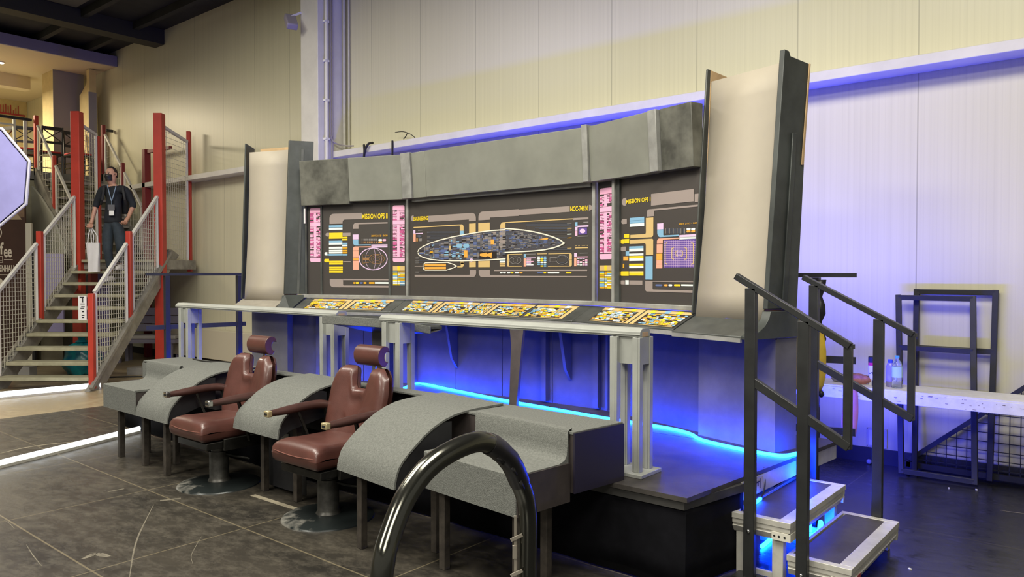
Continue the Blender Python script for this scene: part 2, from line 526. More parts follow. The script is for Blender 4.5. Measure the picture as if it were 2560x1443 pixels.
# gallery at the far end of the hall
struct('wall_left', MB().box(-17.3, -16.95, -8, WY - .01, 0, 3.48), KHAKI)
struct('floor_gallery', MB().box(-24, -16.9, -8, WY - .005, 3.50, 3.66), mat('grey_gallery_slab', (.16, .155, .14), .7))
struct('wall_gallery', MB().box(-22.2, -22, -8, WY - .01, 3.66, 6.0), YELLOW_WALL)
struct('ceiling_gallery', MB().box(-24, -16.76, -8, WY - .005, 6.0, 6.19), SOFFIT)
struct('trim_7', MB().box(-16.76, -16.70, -8, WY - .01, 5.99, 6.205), FASCIA)
struct('trim_8', MB().box(-19.4, -19.1, -8, 6.2, 5.72, 5.999), SOFFIT)
p = MB().mat(YELLOW_WALL).box(-18.64, -18.012, 6.281, 6.88, 3.66, 5.999)  # yellow side and mauve face: gallery light and blue light painted in
p.mat(BLUE_LIT_FACE).box(-18.012, -18.0, 6.27, 6.88, 3.66, 5.999)
struct('trim_9', p)
p = MB().mat(YELLOW_WALL).box(-17.8, -17.312, 6.72, 6.86, 3.66, 5.5)
p.mat(BLUE_LIT_FACE).box(-17.312, -17.3, 6.71, 6.87, 3.66, 5.5)  # same painted blue light on the small pillar's face
p.mat(YELLOW_WALL).prism([(-17.8, 5.5), (-17.3, 5.5), (-17.3, 5.98), (-17.45, 5.98), (-17.45, 5.7)], 'y', 6.73, 6.86)
struct('trim_10', p)
# downlight in the gallery soffit
t = thing('downlight', 'small round white downlight in the gallery soffit', 'lamp', on_z(2, 157, 5.985))
lp = ORIGIN[t.name]
MB().cyl(lp + Vector((0, 0, .012)), lp + Vector((0, 0, -.004)), .075, seg=18).build('trim_ring', WHITE, t)
MB().cyl(lp + Vector((0, 0, -.006)), lp + Vector((0, 0, -.012)), .05, seg=18).build('lamp_glass', mat('downlight_glow', (1, .93, .75), .4, emis=9), t)

# pipes clipped to the side of the column
t = thing('pipe', 'thick white pipe clipped to the side of the column', 'pipe', (-9.02, 6.69, 2.6))
MB().cyl((-9.02, 6.69, 2.6), (-9.02, 6.69, 6.33), .024, seg=12).build('pipe_run', WHITE_STEEL, t)
for z in (3.55, 4.10, 4.66, 5.22):
    MB().box(-9.058, -9.0, 6.655, 6.725, z, z + .03).build('clip', WHITE, t)
for i, y in enumerate((6.765, 6.80)):
    zb = 3.62 + .03*i
    pts = [(-9.03, y, 6.33), (-9.03, y, zb + .2), (-9.02, y, zb), (-8.99, y + .04, zb - .10), (-8.93, 6.96, zb - .13), (-8.8, 6.99, zb - .14)]
    if i: pts = [(-9.03, y, 6.33), (-9.03, y, 3.0)]
    o = MB().tube(smooth_path(pts, 6), .011, 8).build('conduit', mat('mauve_conduit', (.34, .31, .34), .5))
    tag(o, ['thin conduit on the column, bending onto the wall rail', 'thin straight conduit on the column, right of the thick pipe'][i], 'conduit')
o = MB().cyl((-9.02, 7.0, 3.41), (-9.02, 7.0, 6.33), .022, seg=10).cyl((-8.95, 7.03, 3.41), (-8.95, 7.03, 6.33), .012, seg=10).build('corner_pipe', CREAM_STEEL)
tag(o, 'cream pipe in the corner where the column meets the wall', 'pipe')
# luminaire high on the column
t = thing('wall_luminaire', 'small purple-grey luminaire on top of the white column', 'lamp', (-9.4, 6.45, 5.25))
MB().bar((-9.52, 6.42, 5.34), (-9.36, 6.36, 5.14), .16, .10).build('housing', mat('mauve_housing', (.30, .27, .34), .5), t, bevel=.02)
MB().bar((-9.46, 6.57, 5.42), (-9.46, 6.40, 5.32), .03, .03).build('bracket', WHITE, t)
# loose cables hanging over the wall rail
def rail_cable(pts, r, name, label):
    o = MB().tube(smooth_path([on_plane(x, y, (0, 6.79 - d, 0), Vector((0, 1, 0))) for x, y, d in pts], 6), r, 8).build(name, RUBBER)
    tag(o, label, 'cable')
rail_cable([(909, 420, .02), (910, 395, .02), (911, 378, .02), (910, 362, .0)], .016, 'cable', 'straight dark cable end over the rail, left of the curled one')
rail_cable([(911, 385, .03), (914, 372, .03), (921, 360, .02), (932, 357, -.06)], .016, 'cable', 'dark cable curling over the wall rail')
rail_cable([(981, 420, .015), (981, 385, .015), (981, 352, .0)], .014, 'cable', 'mauve cable strap down the rail, below the loose wire')
rail_cable([(988, 331, -.15), (1005, 329, -.12), (1018, 332, -.08), (1030, 338, -.04), (1037, 344, 0)], .005, 'wire', 'thin loose wire arching above the wall rail')
rail_cable([(1018, 333, -.08), (1015, 340, -.04), (1009, 348, 0)], .006, 'wire', 'short wire tail below the arching wire')

# ------------------------------------------------------------------ steel stair on the left
T0, SL, SX0, SX1 = 10.6, .234, -7.25, -5.88          # first riser, going, left and right stringers (camera-side frame)
def cf(mb=None): return MB(CAMM)
st = thing('steel_staircase', 'open steel staircase with red posts and white mesh balustrades', 'staircase', cam_frame(-6.5, 11.6, 0))
NS = 10
for i in range(NS):
    z = .187*(i + 1); t0 = T0 + SL*i
    mb = cf().box(SX0 + .03, SX1 - .03, t0 - .03, t0 + .25, z - .05, z)
    mb.build('tread', TREAD, st, bevel=.008)
for x in (SX0, SX1):
    sl = .187/SL
    a = (T0 - .12, -.02); b = (T0 + SL*NS + .05, a[1] + sl*(SL*NS + .17))
    poly = [(a[0], .0), (a[0] + .36, 0), (b[0] + .36, b[1] - .03), (b[0] + .1, b[1] + .06), (b[0] - .02, b[1] + .06)]
    mb = cf().prism([(p[0], p[1]) for p in poly], 'x', x - .035, x + .035)
    mb.bar((x + (.05 if x > -6.5 else -.05), a[0] + .02, .04), (x + (.05 if x > -6.5 else -.05), b[0] + .0, b[1] + .02), .05, .05)
    mb.build('stringer', GALV, st)
LZ = .187*NS
def mesh_panel(a, b, h0, h1, name='mesh_panel', cell=.06, wire=WIRE, fr=.045, parent=None, wt=.007):
    """framed wire mesh between plan points a and b; lower and upper edge heights at each end"""
    a = Vector(a); b = Vector(b); n = (b - a)
    L = n.length; d = n.normalized()
    P = lambda s, k: a + d*s + Vector((0, 0, (h0[0] + (h0[1]-h0[0])*s/L)*(1-k) + (h1[0] + (h1[1]-h1[0])*s/L)*k))
    mb = MB()
    mb.bar(P(0, 1), P(L, 1), fr, fr); mb.bar(P(0, 0), P(L, 0), fr*.8, fr*.8)
    mb.bar(P(.02, 0), P(.02, 1), fr*.8, fr*.8); mb.bar(P(L - .02, 0), P(L - .02, 1), fr*.8, fr*.8)
    o = mb.build(name, WHITE_STEEL, parent)
    w = MB(); k = int(L/cell)
    for i in range(1, k):
        s = L*i/k; w.bar(P(s, 0), P(s, 1), wt, wt)
    step = cell*1.1; lo = min(h0); hi = max(h1); z = lo + step/2
    while z < hi:                                   # level wires, cut where they meet the sloping rails
        s0, s1 = 0.0, L
        for (ha, hb), above in ((h0, True), (h1, False)):
            g = (hb - ha)/L
            if abs(g) < 1e-6: continue
            sx = (z - ha)/g
            if (g > 0) == above: s1 = min(s1, sx)
            else: s0 = max(s0, sx)
        if s1 - s0 > .03:
            w.bar(a + d*s0 + Vector((0, 0, z)), a + d*s1 + Vector((0, 0, z)), wt, wt)
        z += step
    w.build('wire_mesh', wire, o)
    return o
def post(X, t, z0, z1, w, m, parent, name='post'):
    return cf().box(X - w/2, X + w/2, t - w/2, t + w/2, z0, z1).build(name, m, parent, bevel=.006)
sl = .8
zb = lambda t: .12 + sl*(t - 10.66)
zt = lambda t: 1.34 + sl*(t - 10.66)
for X in (SX0, SX1):
    post(X, 10.62, .02, 1.36, .075, RED, st)
    post(X, 11.68, zb(11.68) - .05, zt(11.68) + .13, .075, RED, st)
    post(X, 12.72, 0, 4.30 if X > -6.5 else 4.33, .145, RED, st, 'tall_post')
    for t0, t1 in ((10.70, 11.60), (11.76, 12.62)):
        mesh_panel(cam_frame(X, t0, 0), cam_frame(X, t1, 0), (zb(t0), zb(t1)), (zt(t0), zt(t1)), parent=st)
# landing, its posts and tall screens
P1 = cam_frame(SX0 - .05, 12.75, 0); P2 = cam_frame(SX1 + .05, 12.75, 0)
poly = [(P1.x, P1.y), (P2.x, P2.y), (-13.28, 6.95), (-15.1, 6.95), (-15.1, 5.5), (-14.3, 5.5)]
MB().prism(poly, 'z', LZ - .16, LZ).build('landing', GALV, st)
post(SX1, 13.88, LZ - .2, 4.22, .07, RED, st)
post(SX0 - .03, 13.42, LZ - .2, 4.05, .06, RED, st)
mesh_panel(cam_frame(SX1, 12.82, 0), cam_frame(SX1, 13.80, 0), (LZ - .1, LZ - .1), (4.12, 4.02), parent=st, cell=.075, wt=.005)
mesh_panel(cam_frame(SX0, 12.82, 0), cam_frame(SX0 - .03, 13.36, 0), (LZ, LZ), (4.14, 4.06), parent=st, cell=.075, wt=.005)
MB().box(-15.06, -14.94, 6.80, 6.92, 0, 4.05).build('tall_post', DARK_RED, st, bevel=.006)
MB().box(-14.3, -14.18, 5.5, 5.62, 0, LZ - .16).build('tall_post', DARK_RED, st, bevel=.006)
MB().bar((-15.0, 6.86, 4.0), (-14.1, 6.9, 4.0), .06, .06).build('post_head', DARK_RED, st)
# upper flight along the wall to the gallery
UN = 10; ux0 = -15.05; ux1 = -16.9; ur = (3.66 - LZ)/UN; ug = (ux1 - ux0)/UN
for i in range(UN - 1):
    x = ux0 + ug*i; z = LZ + ur*(i + 1)
    MB().box(x + ug - .03, x + .02, 5.62, 6.78, z - .045, z).build('tread', GALV, st)
for y in (5.56, 6.82):
    MB().prism([(ux0 + .15, LZ), (ux0 - .12, LZ), (ux1, 3.42), (ux1, 3.72), (ux1 + .1, 3.72)], 'y', y - .035, y + .035).build('stringer', GALV, st)
    us = (3.66 - LZ)/(ux1 - ux0)
    zl = lambda x: LZ + us*(x - ux0)
    for x, w in ((-15.95, .06), (-16.86, .07)):
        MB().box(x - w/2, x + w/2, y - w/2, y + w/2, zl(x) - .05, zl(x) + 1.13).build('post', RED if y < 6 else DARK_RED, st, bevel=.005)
    for x0, x1 in ((-15.12, -15.88), (-16.02, -16.78)):
        mesh_panel((x0, y, 0), (x1, y, 0), (zl(x0) + .1, zl(x1) + .1), (zl(x0) + 1.0, zl(x1) + 1.0), parent=st, cell=.11, fr=.04, wt=.004)
# paper notice cable-tied to the first post
nb = cf().box(SX1 - .155, SX1 - .042, 10.565, 10.58, .98, 1.32)
nt = MB(CAMM); nt.mat(WHITE).box(SX1 - .155, SX1 - .042, 10.568, 10.58, .99, 1.33)
nt.mat(BLACK)
for z0, z1, a, b in ((1.30, 1.315, .02, .08), (1.235, 1.30, .055, .07), (1.21, 1.222, .03, .09), (1.17, 1.182, .04, .09), (1.15, 1.16, .03, .08), (1.10, 1.12, .05, .08), (1.05, 1.065, .045, .085), (1.02, 1.035, .05, .08)):
    nt.rect(SX1 - .155 + a, z0, SX1 - .155 + b, z1, 10.5665)
o = nt.build('paper_notice'); tag(o, 'white paper notice fixed to the lowest red stair post', 'notice')

# guard rail along the gallery edge
t = thing('gallery_guard_rail', 'black and grey guard rail along the gallery edge beside the top of the stairs', 'railing', (-16.92, 4.4, 3.66))
MB().bar((-16.92, 3.0, 4.66), (-16.92, 5.50, 4.66), .05, .05).build('handrail', BLACK_STEEL, t)
MB().bar((-16.92, 6.90, 4.66), (-16.92, 7.04, 4.66), .05, .05).build('handrail', BLACK_STEEL, t)
g = MB()
for y in (3.6, 4.4, 5.20): g.bar((-16.92, y, 3.66), (-16.92, y, 4.64), .04, .04)
g.bar((-16.92, 3.6, 4.52), (-16.92, 5.2, 4.52), .035, .035); g.bar((-16.92, 3.6, 3.78), (-16.92, 5.2, 3.78), .035, .035)
g.build('panel_frame', CREAM_STEEL, t)
MB().box(-16.94, -16.90, 5.36, 5.41, 3.66, 4.63).build('baluster', CREAM_STEEL, t)

# red lettering on the gallery wall
wl = MB()
wl.mat(mat('red_wall_lettering', (.38, .03, .04), .6))
M_ = Matrix.Translation((-21.98, 0, 0)) @ Matrix.Rotation(R(90), 4, 'Z')
wl.M = M_
wl.rect(6.35, 5.62, 7.0, 5.66, -.006)
random.seed(5)
for i in range(9):
    x = 6.40 + i*.055; wl.rect(x, 5.66, x + .02, 5.74 + random.random()*.14, -.006)
o = wl.build('wall_lettering'); tag(o, 'red hand-style lettering on the yellow gallery wall', 'lettering')

# cafe chairs up on the gallery
def cafe_chair(name, label):
    t = thing(name, label, 'chair', (0, 0, 0), 'black cafe chairs on the gallery')
    W = mat('black_chair_wood', (.014, .011, .010), .4)
    for sx in (-1, 1):
        MB().tube(smooth_path([(sx*.19, .20, 0), (sx*.19, .19, .25), (sx*.19, .19, .45), (sx*.185, .23, .75), (sx*.18, .27, .98)], 4), .020, 8).build('back_leg', W, t)
        MB().bar((sx*.19, -.19, 0), (sx*.19, -.19, .44), .034, .034).build('front_leg', W, t)
    MB().box(-.21, .21, -.21, .22, .41, .445).build('seat_frame', W, t, bevel=.006)
    MB().box(-.205, .205, -.21, .20, .447, .485).build('seat_pad', mat('red_seat_cloth', (.45, .03, .03), .6), t, bevel=.015)
    b = MB().bar((-.18, .262, .94), (.18, .262, .94), .03, .07)
    b.bar((-.18, .225, .66), (.18, .225, .66), .022, .05)
    b.bar((-.17, .23, .68), (.17, .26, .92), .018, .022, (0, 1, 0)); b.bar((.17, .23, .68), (-.17, .26, .92), .018, .022, (0, 1, 0))
    b.build('cross_back', W, t)
    s = MB()
    for z in (.16, .26):
        s.bar((-.19, -.19, z), (-.19, .19, z), .018, .022); s.bar((.19, -.19, z), (.19, .19, z), .018, .022)
    s.bar((-.19, 0, .16), (.19, 0, .16), .018, .022)
    s.build('stretcher', W, t)
    return t
def copy_tree(o, parent=None):
    c = o.copy(); COL.objects.link(c); c.parent = parent
    for ch in list(o.children): copy_tree(ch, c)
    return c
ch0 = cafe_chair('cafe_chair', 'black cross-back chair with red seat at the top of the stairs')
ch0.location = (-17.35, 5.50, 3.66); ch0.rotation_euler = (0, 0, R(70))
for (x, y, a, lab) in ((-18.0, 5.62, 200, 'black cafe chair with curved back legs, behind the cross-back chair at the stair top'),
                       (-17.48, 6.00, 265, 'black cafe chair with bright red seat between the tall red post and the grey pillar'),
                       (-17.25, 6.47, 90, 'black cafe chair seen through the mesh screen against the wall')):
    c = copy_tree(ch0); c.location = (x, min(y, 6.80), 3.66); c.rotation_euler = (0, 0, R(a)); c['label'] = lab

# ------------------------------------------------------------------ things under and around the stair
# coffee banner
t = thing('coffee_banner', 'dark brown coffee banner in a cream frame left of the stairs', 'banner', cam_frame(-8.9, 13.35, 0))
BT = 13.35
BR = (72 - 1280)/1900*BT
b = MB(CAMM)
b.mat(mat('banner_brown_print', (.050, .022, .014), .55, var=.2, vscale=2)).box(BR - 2.2, BR - .05, BT, BT + .03, .02, 3.45)
FAN = mat('banner_print_sack', (.20, .125, .075), .6, var=.3, vscale=7)
b.mat(FAN).flatpoly([(BR - .62, 2.62), (BR - .06, 2.62), (BR - .06, 2.82), (BR - .12, 3.0), (BR - .25, 3.1), (BR - .5, 3.22), (BR - .62, 3.0)], BT - .004)
b.mat(mat('banner_print_light', (.33, .25, .15), .6)).flatpoly([(BR - .6, 2.58), (BR - .1, 2.58), (BR - .2, 2.70), (BR - .6, 2.72)], BT - .006)
LT = mat('banner_print_cream', (.62, .55, .44), .6)
zz = lambda y: CAM_H + (682 - y)/1900*BT
xx = lambda x: (x - 1280)/1900*BT
b.mat(LT)
b.text('C', xx(-60), zz(640), xx(-38), zz(607), BT - .006); b.text('o', xx(-34), zz(640), xx(-14), zz(618), BT - .006)
b.text('f', xx(-10), zz(638), xx(1), zz(606), BT - .006); b.text('f', xx(1), zz(636), xx(11), zz(606), BT - .006)
b.text('e', xx(11), zz(644), xx(21), zz(622), BT - .006); b.text('e', xx(21.5), zz(644), xx(31), zz(622), BT - .006)
b.rect(xx(11), zz(650), xx(33), zz(648.6), BT - .005)
for (a0, b0, a1, b1) in ((-6, 642, 8, 640.5), (-6, 657, 8, 655.5), (7, 656, 8.2, 642), (-2, 652, 6, 651)): b.rect(xx(a0), zz(b0), xx(a1), zz(b1), BT - .005)
b.text('ENHAU', xx(0), zz(679), xx(36), zz(663), BT - .006)
b.rect(xx(-30), zz(688), xx(32), zz(686.4), BT - .005)
b.flatpoly([(xx(0) + a, zz(706) + c) for a, c in arc(-.02, 0, .075, 0, 360, 14)[:-1]], BT - .005)
sw = MB(CAMM).mat(LT).tube([(xx(-2 + 8*math.sin(i/10*3.1)), BT - .006, zz(566 + 32*i/10)) for i in range(11)], .008, 6)
b.build('banner_print', None, t)
sw.build('steam_swirl', None, t)
MB(CAMM).box(BR - .045, BR + .05, BT - .01, BT + .05, 0.0, 2.52).build('frame_post', mat('cream_frame', (.50, .47, .38), .5), t, bevel=.006)
# cladding and counters behind
o = MB().prism([(-16.9, 2.02), (-15.25, 2.02), (-15.9, 2.75), (-16.5, 3.15), (-16.9, 3.36)], 'y', 5.475, 5.515).build('stair_cladding', mat('pale_grey_cladding', (.42, .42, .35), .6))
tag(o, 'pale grey cladding board under the upper stair flight', 'board')
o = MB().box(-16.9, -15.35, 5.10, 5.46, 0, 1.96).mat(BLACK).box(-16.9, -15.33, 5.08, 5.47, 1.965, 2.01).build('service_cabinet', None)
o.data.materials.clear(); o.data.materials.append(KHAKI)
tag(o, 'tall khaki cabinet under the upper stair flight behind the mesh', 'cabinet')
t = thing('lavender_board', 'lavender display board with a dark edge behind the left stair mesh', 'board', cam_frame(-8.1, 13.2, .62))
MB(CAMM).box(-8.30, -7.80, 13.2, 13.24, .62, 1.98).build('panel', mat('lavender_board', (.30, .27, .46), .5), t, bevel=.004)
MB(CAMM).box(-8.345, -8.30, 13.19, 13.25, .0, 2.0).build('edge_strip', BLACK, t)
o = MB(CAMM).box(-7.49, -7.20, 13.55, 13.59, 0, 1.68).build('lavender_sheet', mat('lavender_panel', (.24, .21, .50), .5))
tag(o, 'lavender upright panel seen between the open stair treads', 'panel')
# bench
t = thing('slatted_bench', 'lavender-grey slatted bench under the stair landing', 'bench', cam_frame(-6.7, 14.1, 0))
BM = mat('bench_grey', (.26, .245, .31), .55)
MB(CAMM).box(-7.3, -6.15, 13.85, 14.25, .44, .50).build('seat', mat('bench_pale_seat', (.42, .40, .38), .5), t, bevel=.01)
MB(CAMM).box(-7.3, -6.15, 13.84, 14.24, .36, .43).build('seat_rail', BM, t)
for z in (.55, .70, .85):
    MB(CAMM).box(-7.3, -6.15, 14.26, 14.30, z, z + .14).build('back_slat', BM, t, bevel=.006)
for x in (-7.2, -6.25):
    for y in (13.9, 14.2): MB(CAMM).box(x - .03, x + .03, y - .03, y + .03, 0, .36).build('leg', BM, t)
    MB(CAMM).box(x - .03, x + .03, 14.30, 14.34, .0, .98).build('back_post', BM, t)
# bin bag
def lumpy(mb, c, r, seed, seg=26, rings=16, amp=.07, freq=5):
    random.seed(seed); ph = [random.random()*6.28 for _ in range(8)]
    k0 = len(mb.v); mb.ball((0, 0, 0), 1.0, seg, rings)
    for i in range(k0, len(mb.v)):
        p = mb.v[i].normalized()
        a = math.atan2(p.y, p.x)
        d = 1 + amp*(math.sin(freq*a + ph[0] + 3*p.z) + .6*math.sin(2*freq*a + ph[1] - 5*p.z) + .6*math.sin(7*p.z + ph[2]))
        q = Vector((p.x*r[0]*d, p.y*r[1]*d, p.z*r[2]*(1 + .5*(d-1))))
        if q.z < -r[2]*.72: q.z = -r[2]*.72
        mb.v[i] = q + Vector(c)
    return mb
t = thing('rubbish_bag', 'full turquoise plastic rubbish bag behind the stair treads', 'bag', cam_frame(-7.0, 12.35, 0))
GB = mat('turquoise_plastic', (.010, .20, .19), .28, var=.5, vscale=7, col2=(.006, .085, .17))
lumpy(MB(), cam_frame(-7.0, 12.35, .22), (.30, .28, .30), 3).build('bag_body', GB, t)
MB().lathe([(.02, 0), (.10, .06), (.05, .10), (.09, .17), (.11, .19)], cam_frame(-7.0, 12.35, .47), 14).build('knotted_neck', GB, t)
# power box and its cable
t = thing('power_box', 'small grey power distribution box under the lowest treads', 'box', cam_frame(-7.55, 11.75, 0))
MB(CAMM).box(-7.69, -7.42, 11.65, 11.85, .02, .20).build('case', mat('grey_box', (.40, .39, .36), .5), t, bevel=.01)
MB(CAMM).box(-7.66, -7.60, 11.63, 11.65, .06, .15).build('socket', BLACK, t)
MB(CAMM).box(-7.78, -7.70, 11.66, 11.8, .0, .14).build('red_plug', RED, t)
o = MB(CAMM).tube(smooth_path([(-7.40, 11.75, .06), (-7.3, 11.7, .03), (-7.1, 11.55, .012), (-6.6, 11.75, .012), (-6.0, 11.95, .012), (-5.2, 11.9, .012), (-4.6, 11.5, .012)], 8), .012, 6).build('cable', RUBBER)
tag(o, 'black cable running from the power box across the floor', 'cable')
o = MB(CAMM).box(-6.2, -5.95, 12.2, 12.5, 0, .12).build('grey_foot_block', GALV); tag(o, 'small grey block on the floor behind the right stringer', 'block')

# light bar and farther white pipe on the left floor; pipe's glow is added
for (a, b, w, h, lab) in (((-7.28, 1.75), (-7.99, 3.62), .05, .045, 'bright white light bar on the dark floor, the nearer one'),
                       ((-11.55, 2.6), (-11.40, 4.53), .075, .075, 'thick white pipe with an added glow at the foot of the stairs, the farther one')):
    t = thing('glowing_floor_bar', lab, 'light bar', (*a, 0), 'white light bars on the floor')
    MB().bar((a[0], a[1], .012), (b[0], b[1], .012), w*1.3, .024).build('base_profile', ALU, t)
    MB().tube([(a[0], a[1], .024 + h*.4), (b[0], b[1], .024 + h*.4)], h/2, 12).build('glow_tube', BAR_PIPE_GLOW, t)

# octagonal softbox
t = thing('softbox', 'octagonal photo softbox with lavender fabric at the left edge', 'softbox', cam_frame(-6.35, 9.0, 0))
cx, cz, rr = -6.32, 2.77, .655
oc = [(cx + rr*math.cos(R(45*i + 17)), cz + rr*math.sin(R(45*i + 17))) for i in range(8)]
oi = [(cx + (rr-.03)*math.cos(R(45*i + 17)), cz + (rr-.03)*math.sin(R(45*i + 17))) for i in range(8)]
MB(CAMM).prism(oi, 'y', 8.985, 9.0).build('diffuser', mat('softbox_fabric', (.30, .29, .60), .7, var=.12, vscale=2.5), t)
MB(CAMM).tube([(a, 9.0, b) for a, b in oc], .018, 8, closed=True).build('rim', mat('softbox_rim', (.55, .54, .62), .6), t)
bk = MB(CAMM); back = (cx, 9.45, cz)
for i in range(8):
    bk.add([(oc[i][0], 9.0, oc[i][1]), (oc[(i+1)%8][0], 9.0, oc[(i+1)%8][1]), back], [(0, 1, 2)])
bk.build('back_shell', BLACK, t)
MB(CAMM).cyl((cx - .75, 9.52, 0.02), (cx - .75, 9.52, 2.85), .018).cyl((cx - .75, 9.52, 2.80), (cx, 9.45, 2.77), .015).build('stand_pole', BLACK_STEEL, t)
for k in range(3):
    a = R(120*k + 20)
    MB(CAMM).cyl((cx - .75, 9.52, .55), (cx - .75 + .4*math.cos(a), 9.52 + .4*math.sin(a), .015), .012).build('leg', BLACK_STEEL, t)
# ------------------------------------------------------------------ stage
SZ = .50
t = thing('stage_platform', 'low black stage platform with aluminium edge carrying the whole set', 'stage', (-5.0, 4.5, 0))
SP = [(-8.35, 3.53), (-1.78, 3.53), (-1.655, 4.83), (-8.35, 4.83)]
SP2 = [(-8.35, 4.84), (-1.65, 4.84), (-1.60, 5.42), (-8.35, 5.42)]
MB().prism(SP, 'z', SZ - .025, SZ).build('deck_board', STAGE_TOP, t)
MB().prism(SP2, 'z', SZ - .025, SZ).build('deck_board', STAGE_TOP, t)
e = MB().prism([(-8.34, 3.54), (-1.80, 3.54), (-1.70, 4.06), (-1.76, 4.06), (-1.86, 3.60), (-8.34, 3.60)], 'z', SZ - .07, SZ - .026)
e.build('front_edge', STAGE_EDGE, t)
for a, b in (((-1.715, 4.08), (-1.672, 4.83)), ((-1.665, 4.85), (-1.615, 5.42))):
    MB().prism([(a[0] - .05, a[1]), (a[0], a[1]), (b[0], b[1]), (b[0] - .05, b[1])], 'z', SZ - .125, SZ - .026).build('aluminium_edge', ALU, t)
MB().box(-8.34, -1.7, 5.37, 5.41, SZ - .12, SZ - .026).build('aluminium_edge', ALU, t)
for x, y in ((-1.78, 4.60), (-1.74, 5.30), (-1.84, 3.66), (-8.2, 3.66), (-8.2, 5.3), (-5, 5.3)):
    MB().box(x - .03, x + .03, y - .03, y + .03, 0, SZ - .07).build('leg', ALU, t)
# pleated black skirt round the front and the near side
rows = []
path = [(-8.33, 3.55 + 0*x) for x in (0,)] 
pts = [Vector((-8.33 + (6.53)*i/160, 3.555, 0)) for i in range(161)] + [Vector((-1.80 + .085*i/14, 3.555 + .52*i/14, 0)) for i in range(1, 15)]
random.seed(2)
for zi, z in enumerate((SZ - .072, .40, .28, .15, .012)):
    row = []
    for i, p in enumerate(pts):
        a = .0014*zi*math.sin(i*.55 + .4*math.sin(i*.13)) + .0012*zi*math.sin(i*.21 + zi*.6)
        row.append(p + Vector((a*.3 if i < 161 else a, a if i < 161 else 0, z)))
    rows.append(row)
MB().sheet(rows).build('skirt', DRAPE, t, solid=.004)
tp = MB(); random.seed(11)
tp.rect(0, 0, .14, .062, 0)
lab = MB(Matrix.Translation((-1.7105, 4.12, SZ - .11)) @ Matrix.Rotation(R(86.7), 4, 'Z'))
lab.mat(mat('yellowed_label', (.50, .42, .22), .6)).rect(0, .004, .20, .076, -.004)
lab.mat(BLACK).rect(.10, .012, .115, .07, -.005); lab.rect(.125, .03, .14, .06, -.005); lab.rect(.155, .012, .165, .07, -.005); lab.rect(.10, .05, .165, .058, -.005)
lab.build('edge_label', None, t)

# ------------------------------------------------------------------ the set: three facets of wall with printed displays
OC = Vector((-5.81, 5.31, 0)); LC = 2.295
ARr = R(-16.5); OR_ = Vector((-3.515, 5.31, 0))
ALr = R(18.5); LL = 1.235
OLv = OC - Vector((math.cos(ALr), math.sin(ALr), 0))*LL
FC = Matrix.Translation(OC)
FR = Matrix.Translation(OR_) @ Matrix.Rotation(ARr, 4, 'Z')
FL = Matrix.Translation(OLv) @ Matrix.Rotation(ALr, 4, 'Z')
ZP0, ZP1 = 1.415, 2.44
setw = thing('control_set', 'dark control-room set wall with printed displays under a grey header band', 'stage set', (-4.6, 5.3, SZ))

def on_frame(F, px, py):
    """pixel of the photograph -> (along, height) on a facet of the set"""
    n = F.to_3x3() @ Vector((0, 1, 0))
    p = F.inverted() @ on_plane(px, py, F.translation, n)
    return p.x, p.z

# printed colours
def ink(name, r, g, b): return mat('print_' + name, srgb(r, g, b), .42)
I_GREY = ink('grey', 150, 138, 132); I_TAN = ink('tan', 205, 176, 118); I_YEL = ink('yellow', 238, 205, 40); I_GOLD = ink('gold', 215, 160, 40)
I_BLUE = ink('sky_blue', 130, 175, 205); I_WHITE = ink('pale_white', 226, 236, 230); I_PINK = ink('pink', 240, 178, 208); I_ROSE = ink('rose', 205, 95, 150)
I_SALM = ink('salmon', 236, 165, 140); I_LILAC = ink('lilac', 218, 190, 222); I_VIOLET = ink('violet', 98, 74, 150); I_ORNG = ink('orange', 232, 165, 70)
I_BLK = ink('black', 40, 34, 32); I_SLATE = ink('slate', 78, 84, 98); I_STEEL = ink('steel_blue', 90, 105, 150); I_BROWN = ink('brown', 150, 112, 70)
I_LINE = ink('outline_white', 226, 222, 205); I_CAB = ink('cool_grey', 128, 124, 122)

def panel(F, x0, x1, name='display_panel', z0=ZP0, z1=ZP1, m=DISPLAY, y=0.0):
    return MB(F).box(x0, x1, y, y + .02, z0, z1).build(name, m, setw)

# lower boards of the recess, set back behind the desk
for F, xs in ((FC, (0, .62, 1.22, 1.80, LC)), (FR, (0, .55, 1.14)), (FL, (-.245, .20, .66, LL))):
    for a, b in zip(xs, xs[1:]):
        MB(F).box(a + .004, b - .004, .06, .08, SZ, 1.36).build('lower_board', SET_BASE, setw)
for F, x, w in ((FC, .02, .05), (FC, 1.72, .05), (FC, LC - .03, .05), (FL, .10, .04), (FR, .12, .03), (FL, .34, .03)):
    MB(F).box(x, x + w, -.0, .058, SZ + .02, 1.25).build('lower_batten', SET_BASE, setw)
for x in (.62, 1.98):
    b = MB(FC).prism([(.05, 1.25), (-.12, 1.25), (-.02, .82), (.05, .72)], 'x', x, x + .03)
    b.build('desk_bracket', SET_BASE, setw)

